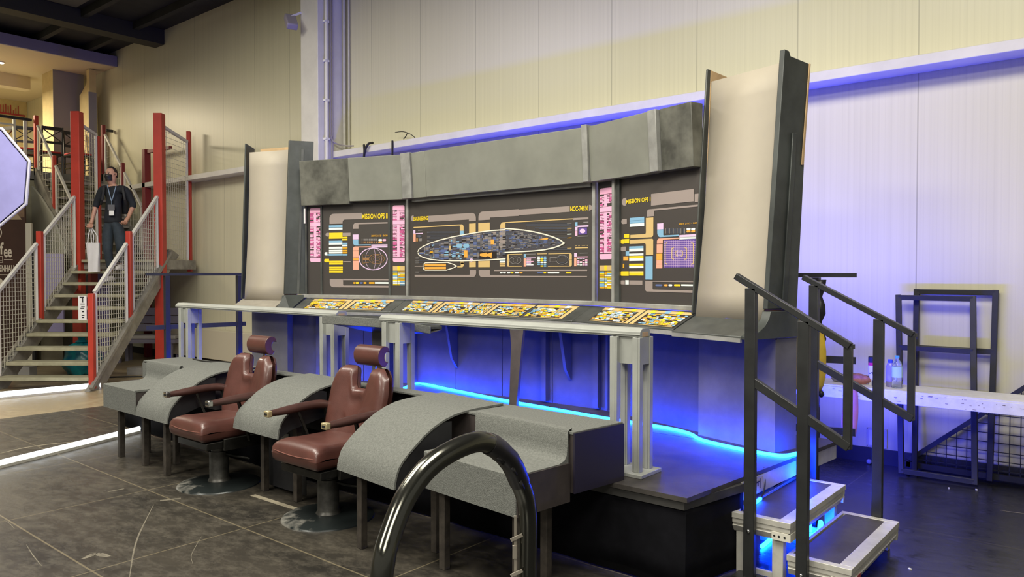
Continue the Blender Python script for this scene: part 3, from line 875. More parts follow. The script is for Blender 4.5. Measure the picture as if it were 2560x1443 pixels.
# displays
P_C = panel(FC, .02, LC - .02)
P_L = panel(FL, .195, 1.008)
P_R = panel(FR, .27, 1.14)
S_L0 = panel(FL, .005, .170, 'strip_panel'); S_L1 = panel(FL, 1.034, 1.225, 'strip_panel'); S_R = panel(FR, .025, .235, 'strip_panel')
for F, x, pr in ((FC, -.012, .022), (FC, LC - .018, .035), (FL, .172, .012), (FL, 1.010, .012), (FR, .235, .035), (FL, -.02, .02)):
    MB(F).box(x, x + (.022 if F is FL else .03), -pr, .02, ZP0, ZP1 - .03).build('mullion', SET_TRIM if F is FC or F is FR else SET_DARK, setw)
MB(FR).box(.265, .31, -.02, .0, ZP0, ZP1 - .03).build('mullion', SET_DARK, setw)
for F, a, b in ((FC, 0, LC), (FL, -.02, LL), (FR, 0, 1.14)):
    MB(F).box(a, b, -.05, .02, ZP0 - .035, ZP0).build('sill_trim', SET_TRIM, setw, bevel=.004)
MB(FC).box(.1, LC - .03, -.04, .0, 2.365, 2.395).build('head_trim', SET_TRIM, setw)
o = MB(FL).box(-.012, .004, -.05, -.035, 2.18, 2.34).build('white_tape', WHITE, setw)

# header boards
def header(F, a, b, m, y=-.07, z0=2.395, z1=2.845, name='header_board', lean=.03):
    mb = MB(F).hexa([(a, y, z0), (b, y, z0), (b, y + .09, z0), (a, y + .09, z0)], [(a, y - lean, z1), (b, y - lean, z1), (b, y + .09, z1), (a, y + .09, z1)])
    return mb.build(name, m, setw, bevel=.004)
header(FL, -.03, .578, SET_HEAD2, z0=2.37)
header(FL, .584, LL - .02, SET_HEAD, y=-.078)
header(FC, .03, .165, SET_TRIM, y=-.105, name='header_trim', z1=2.85)
header(FC, .17, .36, SET_HEAD, y=-.085)
header(FC, .366, LC - .06, SET_HEAD, y=-.09)
header(FC, LC - .055, LC + .0, SET_TRIM, y=-.115, name='header_trim', z1=2.86)
header(FR, .03, .735, SET_HEAD, y=-.085)
header(FR, .738, .825, SET_TRIM, y=-.105, name='header_trim')
header(FR, .83, 1.14, SET_HEAD2, y=-.07)

# desk slabs, sloping towards the viewer
def desk(F, a0, a1, b0, b1, m=SET_DARK):
    mb = MB(F).hexa([(a0, -.03, 1.345), (a1, -.03, 1.345), (b1, -.275, 1.23), (b0, -.275, 1.23)][::-1], [(a0, -.03, 1.375), (a1, -.03, 1.375), (b1, -.275, 1.262), (b0, -.275, 1.262)][::-1])
    o = mb.build('desk_slab', m, setw, bevel=.004)
    MB(F).box(b0, b1, -.288, -.270, 1.222, 1.25).build('desk_lip', SET_TRIM, setw)
    return o
D_C = desk(FC, .0, LC, .045, LC - .045)
D_L = desk(FL, .0, LL - .01, .0, LL - .05)
D_R = desk(FR, .0, 1.15, .04, 1.15)
b = MB(FC).hexa([(1.56, -.25, .50), (1.645, -.25, .50), (1.645, -.22, .50), (1.56, -.22, .50)], [(1.585, -.25, 1.02), (1.70, -.25, 1.02), (1.70, -.22, 1.02), (1.585, -.22, 1.02)])
b.hexa([(1.585, -.25, 1.02), (1.70, -.25, 1.02), (1.70, -.22, 1.02), (1.585, -.22, 1.02)], [(1.56, -.25, 1.225), (1.73, -.25, 1.225), (1.73, -.22, 1.225), (1.56, -.22, 1.225)])
b.build('support_plank', mat('brown_plank', (.085, .070, .062), .6, var=.2), setw)

# printed key panels lying on the desks
def key_surface(F, a0, a1, b0, b1):
    def P(u, v, lift=.002):
        x = (a0 + (a1-a0)*u)*(1-v) + (b0 + (b1-b0)*u)*v
        return (x, -.03 - .245*v - lift*.4, 1.375 - .113*v + lift)
    return P
def keys(F, D, surf, panels, seed):
    random.seed(seed)
    mb = MB(F)
    P = surf
    def q(u0, v0, u1, v1, m, lift=.002, skew=0):
        mb.mat(m); mb.add([P(u0, v1, lift), P(u1, v1, lift), P(u1, v0, lift), P(u0, v0, lift)], [(0, 1, 2, 3)])
    pal = [I_YEL, I_WHITE, I_BLUE, I_TAN, I_YEL, I_WHITE, I_GOLD, I_BLUE, I_ORNG]
    for (u0, u1, kind) in panels:
        q(u0, .08, u1, .92, I_BLK, .0012)
        w = u1 - u0
        q(u0, .08, u1, .235, I_TAN)
        for k in range(3):
            a = u0 + w*(.12 + .27*k + random.random()*.06)
            q(a, .08, a + w*.11, .235, random.choice([I_YEL, I_WHITE, I_BLUE, I_GOLD]), .003)
        side = u0 if kind == 1 else u1 - w*.09
        q(side, .235, side + w*.09, .92, I_TAN)
        q(u0 + w*.03, .895, u1 - w*.03, .92, I_TAN)
        lo, hi = (u0 + w*.13, u1 - w*.02) if kind == 1 else (u0 + w*.02, u1 - w*.12)
        rows = 9; v = .27
        for r in range(rows):
            v1 = v + .062
            u = lo + random.random()*.01*w
            while u < hi - .02*w:
                d = w*random.choice([.045, .06, .08, .10])
                if random.random() < .80: q(u, v, min(u + d*.88, hi), v1*.98 if False else v + .052, random.choice(pal))
                u += d
            v = v1 + .004
        # the curved cluster at the left of the wing panels
        if kind == 2:
            for j in range(12):
                th = R(200 + 11*j)
                a = u0 + w*(.30 + .27*math.cos(th)); v = .55 - .30*math.sin(th)*-1
                v = .58 + .28*math.sin(th)
                q(a, max(v, .25), a + w*.10, min(max(v, .25) + .09, .9), random.choice([I_WHITE, I_BLUE, I_YEL]), .0035)
    return mb.build('key_panel', None, D)
keys(FL, D_L, key_surface(FL, 0, LL - .01, 0, LL - .05), [(.10, .50, 2), (.515, .905, 1)], 1)
keys(FC, D_C, key_surface(FC, 0, LC, .045, LC - .045), [(.055, .245, 2), (.255, .455, 1), (.46, .545, 0), (.552, .745, 1), (.755, .945, 2)], 2)
keys(FR, D_R, key_surface(FR, 0, 1.15, .04, 1.15), [(.155, .565, 2), (.58, .985, 1)], 3)

# ---- graphics on the displays; positions read off the photograph, laid flat on each panel
class Print:
    def __init__(s, F, kx, ox, oy, base=-.0025, xmax=9):
        s.F = F; s.xmax = xmax; s.k = kx; s.ox = ox; s.oy = oy; s.mb = MB(F); s.y = base
    def pt(s, cx, cy):
        x, z = on_frame(s.F, s.ox + cx*s.k, s.oy + cy*s.k)
        return min(x, s.xmax), z
    def r(s, x0, y0, x1, y1, m, lift=0):
        a = s.pt(x0, y0); b = s.pt(x1, y1)
        s.mb.mat(m).rect(a[0], a[1], b[0], b[1], s.y - lift); return s
    def pill(s, x0, y0, x1, y1, m, lift=0, ends=3):
        a = s.pt(x0, y0); b = s.pt(x1, y1); z0, z1 = sorted((a[1], b[1])); r = (z1 - z0)/2; zc = (z0+z1)/2
        xa, xb = a[0], b[0]; pts = []
        if ends & 2: pts += [(xb - r + p, zc + q) for p, q in arc(0, 0, r, -90, 90, 6)]
        else: pts += [(xb, z0), (xb, z1)]
        if ends & 1: pts += [(xa + r + p, zc + q) for p, q in arc(0, 0, r, 90, 270, 6)]
        else: pts += [(xa, z1), (xa, z0)]
        s.mb.mat(m).flatpoly(pts, s.y - lift); return s
    def elbow(s, corner, w, h, lx, ly, m, lift=0, ro=None):
        """corner piece: crop-pixel corner, bar widths w (vertical arm) and h (horizontal arm), arm lengths lx, ly with sign"""
        a = s.pt(*corner); bx = s.pt(corner[0] + lx, corner[1]); by = s.pt(corner[0], corner[1] + ly)
        wx = s.pt(corner[0] + (w if lx > 0 else -w), corner[1]); hy = s.pt(corner[0], corner[1] + (h if ly > 0 else -h))
        sx = 1 if lx > 0 else -1; sz = 1 if by[1] > a[1] else -1
        W = abs(wx[0] - a[0]); H = abs(hy[1] - a[1]); Lx = abs(bx[0] - a[0]); Lz = abs(by[1] - a[1])
        ro = ro if ro is not None else min(W, Lz)*.55 + H*.2
        ro = min(ro, Lz*.95, Lx*.9); ri = min(W, H)*.45
        pts = [(0, Lz), (0, ro)] + [(ro + p, ro + q) for p, q in arc(0, 0, ro, 180, 270, 6)][1:] + [(Lx, 0), (Lx, H)]
        if Lz > H + ri and Lx > W + ri:
            pts += [(W + ri, H)] + [(W + ri + p, H + ri + q) for p, q in arc(0, 0, ri, 270, 180, 5)][1:] + [(W, Lz)]
        else: pts += [(W, H), (W, Lz)]
        s.mb.mat(m).flatpoly([(a[0] + sx*p, a[1] + sz*q) for p, q in pts], s.y - lift); return s
    def poly(s, pts, m, lift=0):
        s.mb.mat(m).flatpoly([s.pt(*p) for p in pts], s.y - lift); return s
    def line(s, pts, w, m, lift=0):
        P = [Vector((*s.pt(*p), 0)) for p in pts]; s.mb.mat(m)
        for k, (a, b) in enumerate(zip(P, P[1:])):
            d = (b - a); 
            if d.length < 1e-6: continue
            d.normalize(); n = Vector((-d.y, d.x, 0))*w/2; e = d*w*.4
            q = [a - e - n, b + e - n, b + e + n, a - e + n]
            s.mb.add([(p.x, s.y - lift - .00025*(k % 2), p.y) for p in q], [(0, 1, 2, 3)])
        return s
    def text(s, body, x0, y0, x1, y1, m, lift=.001):
        a = s.pt(x0, y1); b = s.pt(x1, y0)
        s.mb.mat(m).text(body, a[0], a[1], b[0], b[1], s.y - lift); return s
    def done(s, parent, name='printed_graphic'):
        return s.mb.build(name, None, parent, recalc=False)

# left display (crop 760..1020 x 480..740)
g = Print(FL, .18018, 760, 480, xmax=1.004)
g.elbow((355, 305), 182, 85, 450, 140, I_GREY, ro=.05)
g.text('MISSION OPS II', 806, 294, 1162, 380, I_YEL)
g.elbow((680, 432), 78, 20, 482, 82, I_GREY)
g.elbow((360, 1322), 185, 26, 820, -115, I_GREY, ro=.045); g.r(540, 1206, 1180, 1228, I_GREY)
for (y0, y1, c) in ((466, 490, I_BLUE), (500, 524, I_WHITE)): g.r(348, y0, 536, y1, c)
g.pill(300, 568, 350, 618, I_GREY, ends=1); g.r(352, 568, 536, 618, I_YEL); g.r(538, 568, 648, 612, I_GREY)
g.r(348, 622, 536, 646, I_YEL); g.r(536, 622, 604, 642, I_YEL); g.r(530, 650, 604, 672, I_YEL)
for (y0, y1, c, c2) in ((678, 702, I_BLUE, None), (706, 730, I_WHITE, I_BLUE), (762, 786, I_WHITE, I_GOLD), (804, 826, I_WHITE, I_GOLD), (832, 854, I_WHITE, I_GOLD), (862, 884, I_BLUE, I_BLUE)):
    g.r(348, y0, 534, y1, c)
    if c2: g.r(536, y0, 604, y1, c2)
g.r(530, 734, 604, 754, I_WHITE)
g.pill(286, 836, 326, 882, I_WHITE, ends=1); g.r(326, 864, 350, 882, I_BLUE)
g.pill(282, 930, 350, 976, I_YEL, ends=1)
for y0, y1 in ((956, 980), (984, 1008), (1038, 1062), (1066, 1088), (1094, 1120)): g.r(352, y0, 540, y1, I_YEL)
g.r(545, 962, 650, 976, I_GREY)
g.r(678, 592, 758, 658, I_LILAC); g.elbow((680, 745), 76, 14, 250, -82, I_BLUE); g.r(935, 730, 1160, 746, I_LILAC); g.r(935, 752, 1160, 770, I_LILAC)
g.elbow((680, 758), 80, 14, 250, 56, I_SALM); g.r(680, 822, 760, 912, I_SALM); g.r(680, 918, 762, 950, I_ORNG); g.r(680, 956, 764, 1080, I_SALM)
g.text('2001 2112 - 0630', 936, 592, 1162, 622, I_GOLD)
random.seed(3)
for r in range(2):
    for c in range(9): g.r(804 + 24*c, 650 + 36*r, 804 + 24*c + random.choice([10, 16, 20]), 676 + 36*r, I_BROWN if r else I_CAB)
g.pill(1032, 654, 1086, 682, I_WHITE); g.pill(1090, 654, 1142, 682, I_PINK); g.pill(1032, 686, 1088, 708, I_ORNG)
el = [(962 + 194*math.cos(R(a)), 930 + 152*math.sin(R(a))) for a in range(0, 361, 15)]
g.line(el, .010, I_LILAC)
for k in (-.55, .15, .6):
    g.line([(962 + 194*k*math.cos(R(a)), 930 + 152*math.sin(R(a))) for a in range(-90, 91, 20)], .003, I_LILAC)
# a plain generic hull plan: two discs joined by a bar
g.line([(1010 + 108*math.cos(R(a)), 930 + 66*math.sin(R(a))) for a in range(0, 361, 20)], .005, I_BROWN)
for rr_ in (.72, .42): g.line([(1010 + 108*rr_*math.cos(R(a)), 930 + 66*rr_*math.sin(R(a))) for a in range(0, 361, 24)], .003, I_BROWN)
g.r(820, 912, 905, 948, I_BROWN, .0004); g.line([(812, 872), (812, 990)], .006, I_BROWN); g.line([(812, 872), (900, 880)], .005, I_BROWN); g.line([(812, 990), (900, 980)], .005, I_BROWN)
for x0, x1, c in ((684, 714, I_GOLD), (716, 766, I_YEL), (776, 820, I_STEEL), (826, 870, I_GOLD), (904, 980, I_GOLD), (986, 1180, I_WHITE)): g.pill(x0, 1250, x1, 1276, c, ends=3 if x1 < 900 else 0)
g.done(P_L)

def pink_strip(F, parent, x0, x1, zt, zb_, seed, lower=None):
    """mosaic of pink bars with rounded caps"""
    random.seed(seed); mb = MB(F); y = -.0025
    H = zt - zb_; w = x1 - x0; r = .018
    def cap(z0, z1, top):
        mb.mat(I_PINK)
        if top: pts = [(x0, z0), (x1, z0)] + [(x1 - r + p, z1 - r + q) for p, q in arc(0, 0, r, 0, 90, 4)] + [(x0 + r + p, z1 - r + q) for p, q in arc(0, 0, r, 90, 180, 4)]
        else: pts = [(x1, z1), (x0, z1)] + [(x0 + r + p, z0 + r + q) for p, q in arc(0, 0, r, 180, 270, 4)] + [(x1 - r + p, z0 + r + q) for p, q in arc(0, 0, r, 270, 360, 4)]
        mb.flatpoly(pts, y)
    cap(zt - H*.085, zt, True); cap(zb_, zb_ + H*.075, False)
    mb.mat(I_PINK).rect(x0, zt - H*.335, x1, zt - H*.265, y)
    def rows(z1, z0, n):
        h = (z1 - z0)/n
        for i in range(n):
            z = z1 - h*(i + 1); u = 0
            while u < .98:
                d = random.choice([.18, .25, .33, .42]); v = min(1, u + d)
                c = random.random()
                if c < .90: mb.mat(I_PINK if random.random() < .62 else I_ROSE).rect(x0 + w*u + .002, z + h*(.06 if random.random() < .5 else .22), x0 + w*v - .001, z + h*.92, y)
                u = v
        mb.mat(I_PINK).rect(x0 + w*.36, z0, x0 + w*.58, z1, y - .0004)
    rows(zt - H*.09, zt - H*.262, 8); rows(zt - H*.34, zb_ + H*.085, 26)
    if lower:
        za, zc = lower
        mb.mat(I_TAN).rect(x0, za - (za-zc)*.23, x1, za, y); mb.mat(I_YEL).rect(x0 + w*.38, za - (za-zc)*.23, x0 + w*.58, za, y - .0005)
        n = 10; h = (za - zc)*.75/n
        for i in range(n):
            z = za - (za-zc)*.25 - h*(i+1)
            for a, b in ((0, .38), (.41, .58), (.61, 1)):
                mb.mat(random.choice([I_YEL, I_WHITE, I_BLUE, I_GOLD, I_YEL, I_WHITE])).rect(x0 + w*a, z + h*.12, x0 + w*b, z + h*.9, y)
    return mb.build('printed_graphic', None, parent, recalc=False)
def zf(F, px, py): return on_frame(F, px, py)
a = zf(FL, 775, 521); b = zf(FL, 803, 655); pink_strip(FL, S_L0, a[0], b[0], a[1], b[1], 5)
a = zf(FL, 982, 514); b = zf(FL, 1012, 655); c = zf(FL, 984, 666); d = zf(FL, 1012, 714); pink_strip(FL, S_L1, a[0], b[0], a[1], b[1], 6, (c[1], d[1]))
a = zf(FR, 1500, 472); b = zf(FR, 1531, 648); c = zf(FR, 1500, 664); d = zf(FR, 1530, 722); pink_strip(FR, S_R, a[0], b[0], a[1], b[1], 7, (c[1], d[1]))

# centre display, left half (crop 1010..1270 x 500..710)
g = Print(FC, .14549, 1010, 500)
g.pill(120, 268, 170, 366, I_GREY, ends=1); g.text('ENGINEERING', 166, 274, 414, 362, I_YEL)
g.elbow((1238, 218), 120, 112, -820, 142, I_GREY, ro=.05)
g.elbow((1282, 206), 198, 110, 700, 146, I_GREY, ro=.05)
g.elbow((1242, 1326), 110, 36, -1056, -122, I_GREY, ro=.04)
g.elbow((1288, 1326), 192, 36, 700, -122, I_GREY, ro=.04)
g.elbow((1028, 418), 64, 18, -862, 110, I_TAN); g.r(964, 532, 1028, 655, I_BLUE)
g.r(975, 830, 1028, 1100, I_TAN); g.elbow((1030, 1158), 52, 16, -110, -80, I_TAN)
g.r(1122, 408, 1236, 1156, I_TAN); g.r(1280, 400, 1478, 1156, I_TAN)
for i in range(9):
    y = 545 + 20*i; x = 935 - 55*i
    g.line([(400, y), (x, y), (x, 760 + 3*i)], .0035, I_SLATE)
for y, w in ((545, 60), (620, 60), (640, 50), (685, 40), (705, 40)): g.r(400, y, 400 + w, y + 12, I_CAB)
g.r(164, 520, 198, 580, I_LILAC); g.r(164, 584, 204, 716, I_SALM); g.r(200, 572, 326, 584, I_LILAC); g.r(245, 518, 320, 528, I_CAB)
g.poly([(212, 620), (260, 600), (320, 620), (270, 648)], I_SLATE); g.r(210, 660, 245, 712, I_BROWN); g.r(262, 664, 310, 708, I_CAB)
for y, x1 in ((1000, 640), (1045, 620), (1078, 330), (1240, 820)): g.line([(200, y), (x1, y)], .004, I_SLATE); g.r(200, y - 10, 258, y + 10, I_CAB)
g.line([(190, 1142), (335, 1142)], .008, I_GREY)
# a plain generic vessel in section: outline, decks and compartments
hull = [(240, 900), (262, 850), (330, 800), (450, 745), (620, 690), (820, 640), (1040, 598), (1260, 560), (1480, 530), (1745, 512)]
hull_r = [(1745, 1012), (1480, 1030), (1260, 1040), (1040, 1046), (820, 1046), (620, 1040), (450, 1020), (330, 985), (262, 945), (240, 900)]
I_HULL = ink('hull_grey', 70, 68, 74)  # plain dark grey fill of the printed hull
g.poly(hull + hull_r[:-1], I_HULL, .0008)
g.line(hull, .011, I_LINE, .003); g.line(hull_r, .011, I_LINE, .003)
random.seed(9)
def top_of(x):
    for (xa, ya), (xb, yb) in zip(hull, hull[1:]):
        if xa <= x <= xb and xb > xa: return ya + (yb-ya)*(x-xa)/(xb-xa)
    return 470
def bot_of(x):
    for (xa, ya), (xb, yb) in zip(hull_r[::-1], hull_r[::-1][1:]):
        if xa <= x <= xb and xb > xa: return ya + (yb-ya)*(x-xa)/(xb-xa)
    return 1000
x = 270
while x < 1730:
    w = random.choice([24, 40, 60, 80]); y = max(top_of(x), top_of(x + w)) + 22
    while y < min(bot_of(x), bot_of(x + w)) - 20:
        h = random.choice([14, 22, 30])
        c = random.choice([I_CAB, I_SLATE, I_CAB, I_STEEL, I_SLATE, I_BLK, I_CAB, I_GREY] + ([I_BLUE, I_STEEL] if x < 1100 else []))
        if random.random() < .82 and y + h < min(bot_of(x), bot_of(x + w)) - 8: g.r(x, y, x + w - 5, y + h - 5, c, .0014)
        y += h
    x += w
g.r(1036, 866, 1096, 988, I_ORNG, .002); g.r(1496, 680, 1552, 762, I_ORNG, .002); g.r(784, 788, 808, 858, I_TAN, .002)
g.pill(905, 756, 1010, 822, I_BLUE, .002); g.pill(1022, 756, 1128, 822, I_BLUE, .002)
g.poly([(580, 890), (660, 850), (760, 858), (700, 905)], I_STEEL, .002); g.pill(450, 884, 505, 908, I_GOLD, .002)
for (cx, cy, rr_, c) in ((848, 968, 22, I_BLUE), (948, 968, 22, I_BLUE), (1162, 1034, 28, I_LILAC)): g.poly([(cx + rr_*math.cos(R(a)), cy + rr_*math.sin(R(a))) for a in range(0, 360, 30)], c, .002)
g.r(1300, 890, 1600, 1010, I_BLK, .0018)
g.poly([(1310, 925), (1420, 905), (1440, 925), (1520, 900), (1510, 1000), (1450, 965), (1400, 985), (1310, 960)], I_ORNG, .0022)
cap_ = [(335, 1110), (370, 1082), (750, 1075), (850, 1105), (912, 1138), (850, 1172), (730, 1208), (370, 1208), (335, 1180), (335, 1110)]
g.line(cap_, .009, I_LINE, .002); g.r(358, 1100, 724, 1136, I_ORNG); g.r(358, 1152, 724, 1190, I_ORNG)
g.done(P_C)
# centre display, right half (crop 1240..1500 x 490..700)
g = Print(FC, .14549, 1240, 490)
g.r(0, 178, 1280, 290, I_GREY) if False else None
a0 = on_frame(FC, 1010 + 1900*.14549, 500 + 206*.14549)
a1 = on_frame(FC, 1240 + 1270*.14549, 490 + 175*.14549); a2 = on_frame(FC, 1240 + 1270*.14549, 490 + 275*.14549)
g.mb.mat(I_GREY).rect(a0[0], a1[1], a1[0], a2[1], -.0026)
g.text('NCC-74656', 1280, 160, 1590, 268, I_YEL); g.pill(1600, 155, 1655, 250, I_GREY, ends=2)
g.elbow((75, 455), 90, 16, 1250, 130, I_TAN); g.r(1330, 380, 1592, 402, I_GREY); g.r(75, 570, 160, 1040, I_TAN, .0002)
for i, c in enumerate((I_BLUE, I_BLUE, I_WHITE, I_TAN, I_TAN)): g.r(66, 1046 + 35*i, 160, 1074 + 35*i, c)
hr = [(160, 562), (300, 570), (480, 588), (660, 618), (840, 660), (1000, 710), (1110, 760), (1180, 812), (1110, 850), (1000, 890), (840, 925), (660, 945), (480, 955), (300, 965), (160, 1062)][:-1] + [(160, 972)]
g.poly(hr, I_HULL, .0008); g.line(hr, .011, I_LINE, .003)
random.seed(12)
y = 590
while y < 950:
    x = 160
    while x < 1120:
        w = random.choice([18, 30, 46, 70])
        ok = x > 150 and y > 585 + max(0, x + w - 300)*.215 and y + 16 < 955 - max(0, x + w - 300)*.14
        if ok and random.random() < .78: g.r(x, y, x + w - 6, y + 13, random.choice([I_CAB, I_SLATE, I_SLATE, I_CAB, I_STEEL, I_BLK]), .0014)
        x += w
    y += 22
g.r(72, 560, 158, 880, I_GREY, .0011)
g.poly([(740, 745), (830, 728), (880, 715), (905, 730), (880, 755), (830, 748)], I_ORNG, .002)
for i, (y, x0) in enumerate(((470, 230), (490, 520), (510, 520), (545, 670), (565, 740), (590, 760), (600, 800), (620, 820), (655, 850), (715, 920), (895, 820), (925, 300))):
    g.line([(x0, y + (470 - y)*.0), (1290, y)], .0032, I_SLATE)
    if i in (1, 3, 5, 7): g.line([(x0, y), (x0, y + 120)], .003, I_SLATE)
for y, c in ((465, I_CAB), (540, I_CAB), (556, I_TAN), (592, I_CAB), (650, I_WHITE), (712, I_GOLD), (890, I_TAN)): g.r(1225, y, 1300, y + 14, c)
g.r(1362, 452, 1404, 520, I_BLUE); g.r(1362, 532, 1404, 600, I_LILAC); g.r(1362, 606, 1402, 685, I_PINK); g.r(1404, 512, 1592, 530, I_LILAC); g.r(1505, 446, 1592, 460, I_CAB); g.r(1405, 688, 1585, 696, I_CAB)
g.r(1420, 548, 1566, 660, I_VIOLET); g.poly([(1490 + 48*math.cos(R(a)), 604 + 40*math.sin(R(a))) for a in range(0, 360, 30)], I_LILAC, .0006)
g.text('34 15 11 0710', 1360, 842, 1584, 864, I_TAN); g.r(1360, 886, 1582, 898, I_TAN)
for (x0, x1) in ((195, 462),):
    g.elbow((x0, 1000), 32, 10, 264, 110, I_TAN); g.elbow((x0, 1218), 32, 12, 258, -110, I_TAN)
g.elbow((1306, 982), 42, 12, -405, 120, I_TAN); g.elbow((1306, 1215), 42, 12, -412, -120, I_TAN); g.r(710, 990, 880, 1000, I_TAN)
g.line([(336 + 100*math.cos(R(a)), 1106 + 62*math.sin(R(a))) for a in range(0, 361, 20)], .005, I_CAB); g.line([(336 + 40*math.cos(R(a)), 1106 + 40*math.sin(R(a))) for a in range(0, 361, 30)], .004, I_CAB)
g.line([(1140 + 105*math.cos(R(a)), 1098 + 78*math.sin(R(a))) for a in range(0, 361, 20)], .005, I_CAB)
g.line([(1140 + 80*math.cos(R(a)), 1098 + 56*math.sin(R(a))) for a in range(0, 361, 24)], .003, I_SLATE)
g.line([(930, 1060), (1036, 1060), (1036, 1136), (930, 1136), (930, 1060)], .005, I_CAB)
random.seed(4)
g.r(480, 998, 520, 1060, I_BLUE); g.r(480, 1072, 520, 1215, I_SALM); g.r(520, 996, 686, 1004, I_CAB); g.r(520, 1060, 686, 1072, I_LILAC)
for i in range(7): g.r(526, 1082 + 19*i, 526 + random.choice([80, 120, 150]), 1094 + 19*i, random.choice([I_LILAC, I_PINK, I_WHITE]))
for i in range(6):
    y = 1040 + 31*i
    for j in range(3):
        if not (i >= 3 and j == 0 and i == 5): g.pill(712 + 54*j, y, 762 + 54*j, y + 22, random.choice([I_YEL, I_WHITE, I_BLUE, I_GOLD]))
g.r(1346, 980, 1392, 1050, I_LILAC); g.r(1346, 1060, 1386, 1210, I_SALM); g.r(1395, 1042, 1580, 1056, I_PINK); g.r(1440, 978, 1580, 988, I_CAB)
for i in range(8):
    for j in range(4):
        if random.random() < .7: g.r(1396 + 46*j, 1070 + 18*i, 1436 + 46*j, 1082 + 18*i, random.choice([I_LILAC, I_PINK, I_WHITE]))
g.r(-30, 1270, 1570, 1290, I_GREY, .0005); g.r(-30, 1372, 1568, 1398, I_GREY, .0005)
for x0, x1, c in ((68, 118, I_WHITE), (122, 172, I_WHITE), (192, 250, I_WHITE), (254, 304, I_YEL), (326, 398, I_WHITE), (404, 460, I_ORNG), (710, 812, I_STEEL), (818, 866, I_YEL), (890, 1090, I_WHITE), (1206, 1300, I_YEL)): g.pill(x0, 1308, x1, 1334, c)
g.done(P_C)
# right display (crop 1460..1800 x 380..840)
g = Print(FR, .31876, 1460, 380, xmax=1.128)
g.pill(298, 364, 334, 420, I_GREY, ends=1); g.text('MISSION OPS I', 332, 352, 524, 408, I_YEL)
g.r(528, 330, 862, 388, I_GREY); g.r(870, 330, 960, 386, I_GREY)
g.elbow((496, 452), 56, 14, 470, 56, I_GREY, ro=.02)
g.elbow((545, 668), 58, 28, -180, -155, I_TAN, ro=.02)
g.r(315, 646, 356, 672, I_YEL); g.pill(288, 686, 316, 720, I_YEL, ends=1); g.r(318, 684, 356, 716, I_YEL); g.elbow((545, 680), 58, 34, -185, 128, I_TAN, ro=.015)
g.r(484, 818, 540, 1002, I_BLUE); g.elbow((482, 1095), 58, 18, 480, -85, I_GREY, ro=.02); g.r(540, 1012, 960, 1024, I_GREY)
g.pill(294, 528, 338, 564, I_GREY, ends=1); g.pill(288, 744, 330, 778, I_GREY, ends=1)
for y0, y1, c in ((518, 536, I_BLUE), (540, 556, I_BLUE), (560, 580, I_WHITE)): g.r(360, y0, 474, y1, c)
for y0, y1, c in ((742, 756, I_BLUE), (760, 778, I_WHITE), (798, 812, I_WHITE), (818, 834, I_YEL), (836, 854, I_WHITE), (878, 892, I_YEL), (896, 912, I_WHITE), (936, 970, I_YEL)): g.r(356, y0, 468, y1, c)
g.r(328, 780, 356, 814, I_BLUE); g.r(310, 820, 350, 852, I_ORNG); g.r(306, 878, 318, 912, I_GOLD); g.pill(284, 936, 352, 972, I_YEL, ends=1); g.r(356, 938, 466, 944, I_WHITE, .0005)
g.pill(286, 1008, 322, 1040, I_GREY, ends=1); g.r(326, 1006, 352, 1040, I_WHITE); g.r(356, 1008, 460, 1042, I_GREY)
g.text('2001 2112 - 0630', 746, 546, 884 + 60, 572, I_GOLD)
g.r(576, 562, 624, 606, I_LILAC); g.elbow((576, 670), 48, 12, 170, -60, I_BLUE); g.r(750, 652, 960, 664, I_LILAC); g.r(750, 668, 960, 676, I_WHITE)
g.elbow((574, 680), 46, 10, 180, 40, I_SALM); g.r(572, 724, 618, 792, I_SALM); g.r(570, 798, 616, 846, I_ORNG); g.r(570, 850, 616, 878, I_SALM); g.r(568, 882, 616, 914, I_SALM)
for i in range(16): g.r(640 + 10*i, 600, 645 + 10*i, 640, I_SLATE if i % 3 else I_CAB)
for x0 in (806, 842): 
    for y0, c in ((598, I_WHITE), (616, I_ORNG)): g.pill(x0, y0, x0 + 32, y0 + 14, c)
g.r(628, 694, 875, 905, I_VIOLET)
for i in range(14): g.line([(636 + 17*i, 694), (636 + 17*i, 905)], .0022, I_LILAC, .0005)
for i in range(12): g.line([(628, 702 + 17*i), (875, 702 + 17*i)], .0022, I_LILAC, .0005)
for (w, h, k) in ((110, 85, .008), (58, 46, .007), (28, 22, .005)):
    for s_ in (-1, 1): g.line([(750 + s_*(w - 14), 796 - h), (750 + s_*w, 796 - h + 8), (750 + s_*w, 796 + h - 8), (750 + s_*(w - 14), 796 + h)], k, I_TAN, .001)
g.line([(735, 780), (765, 780), (765, 812), (735, 812), (735, 780)], .003, I_LILAC, .001)
for x0, x1, c in ((562, 616, I_STEEL), (630, 658, I_ORNG), (664, 694, I_WHITE), (708, 758, I_YEL), (764, 900, I_WHITE)): g.pill(x0, 1038, x1, 1054, c, ends=0 if x1 > 800 else 3)
g.done(P_R)

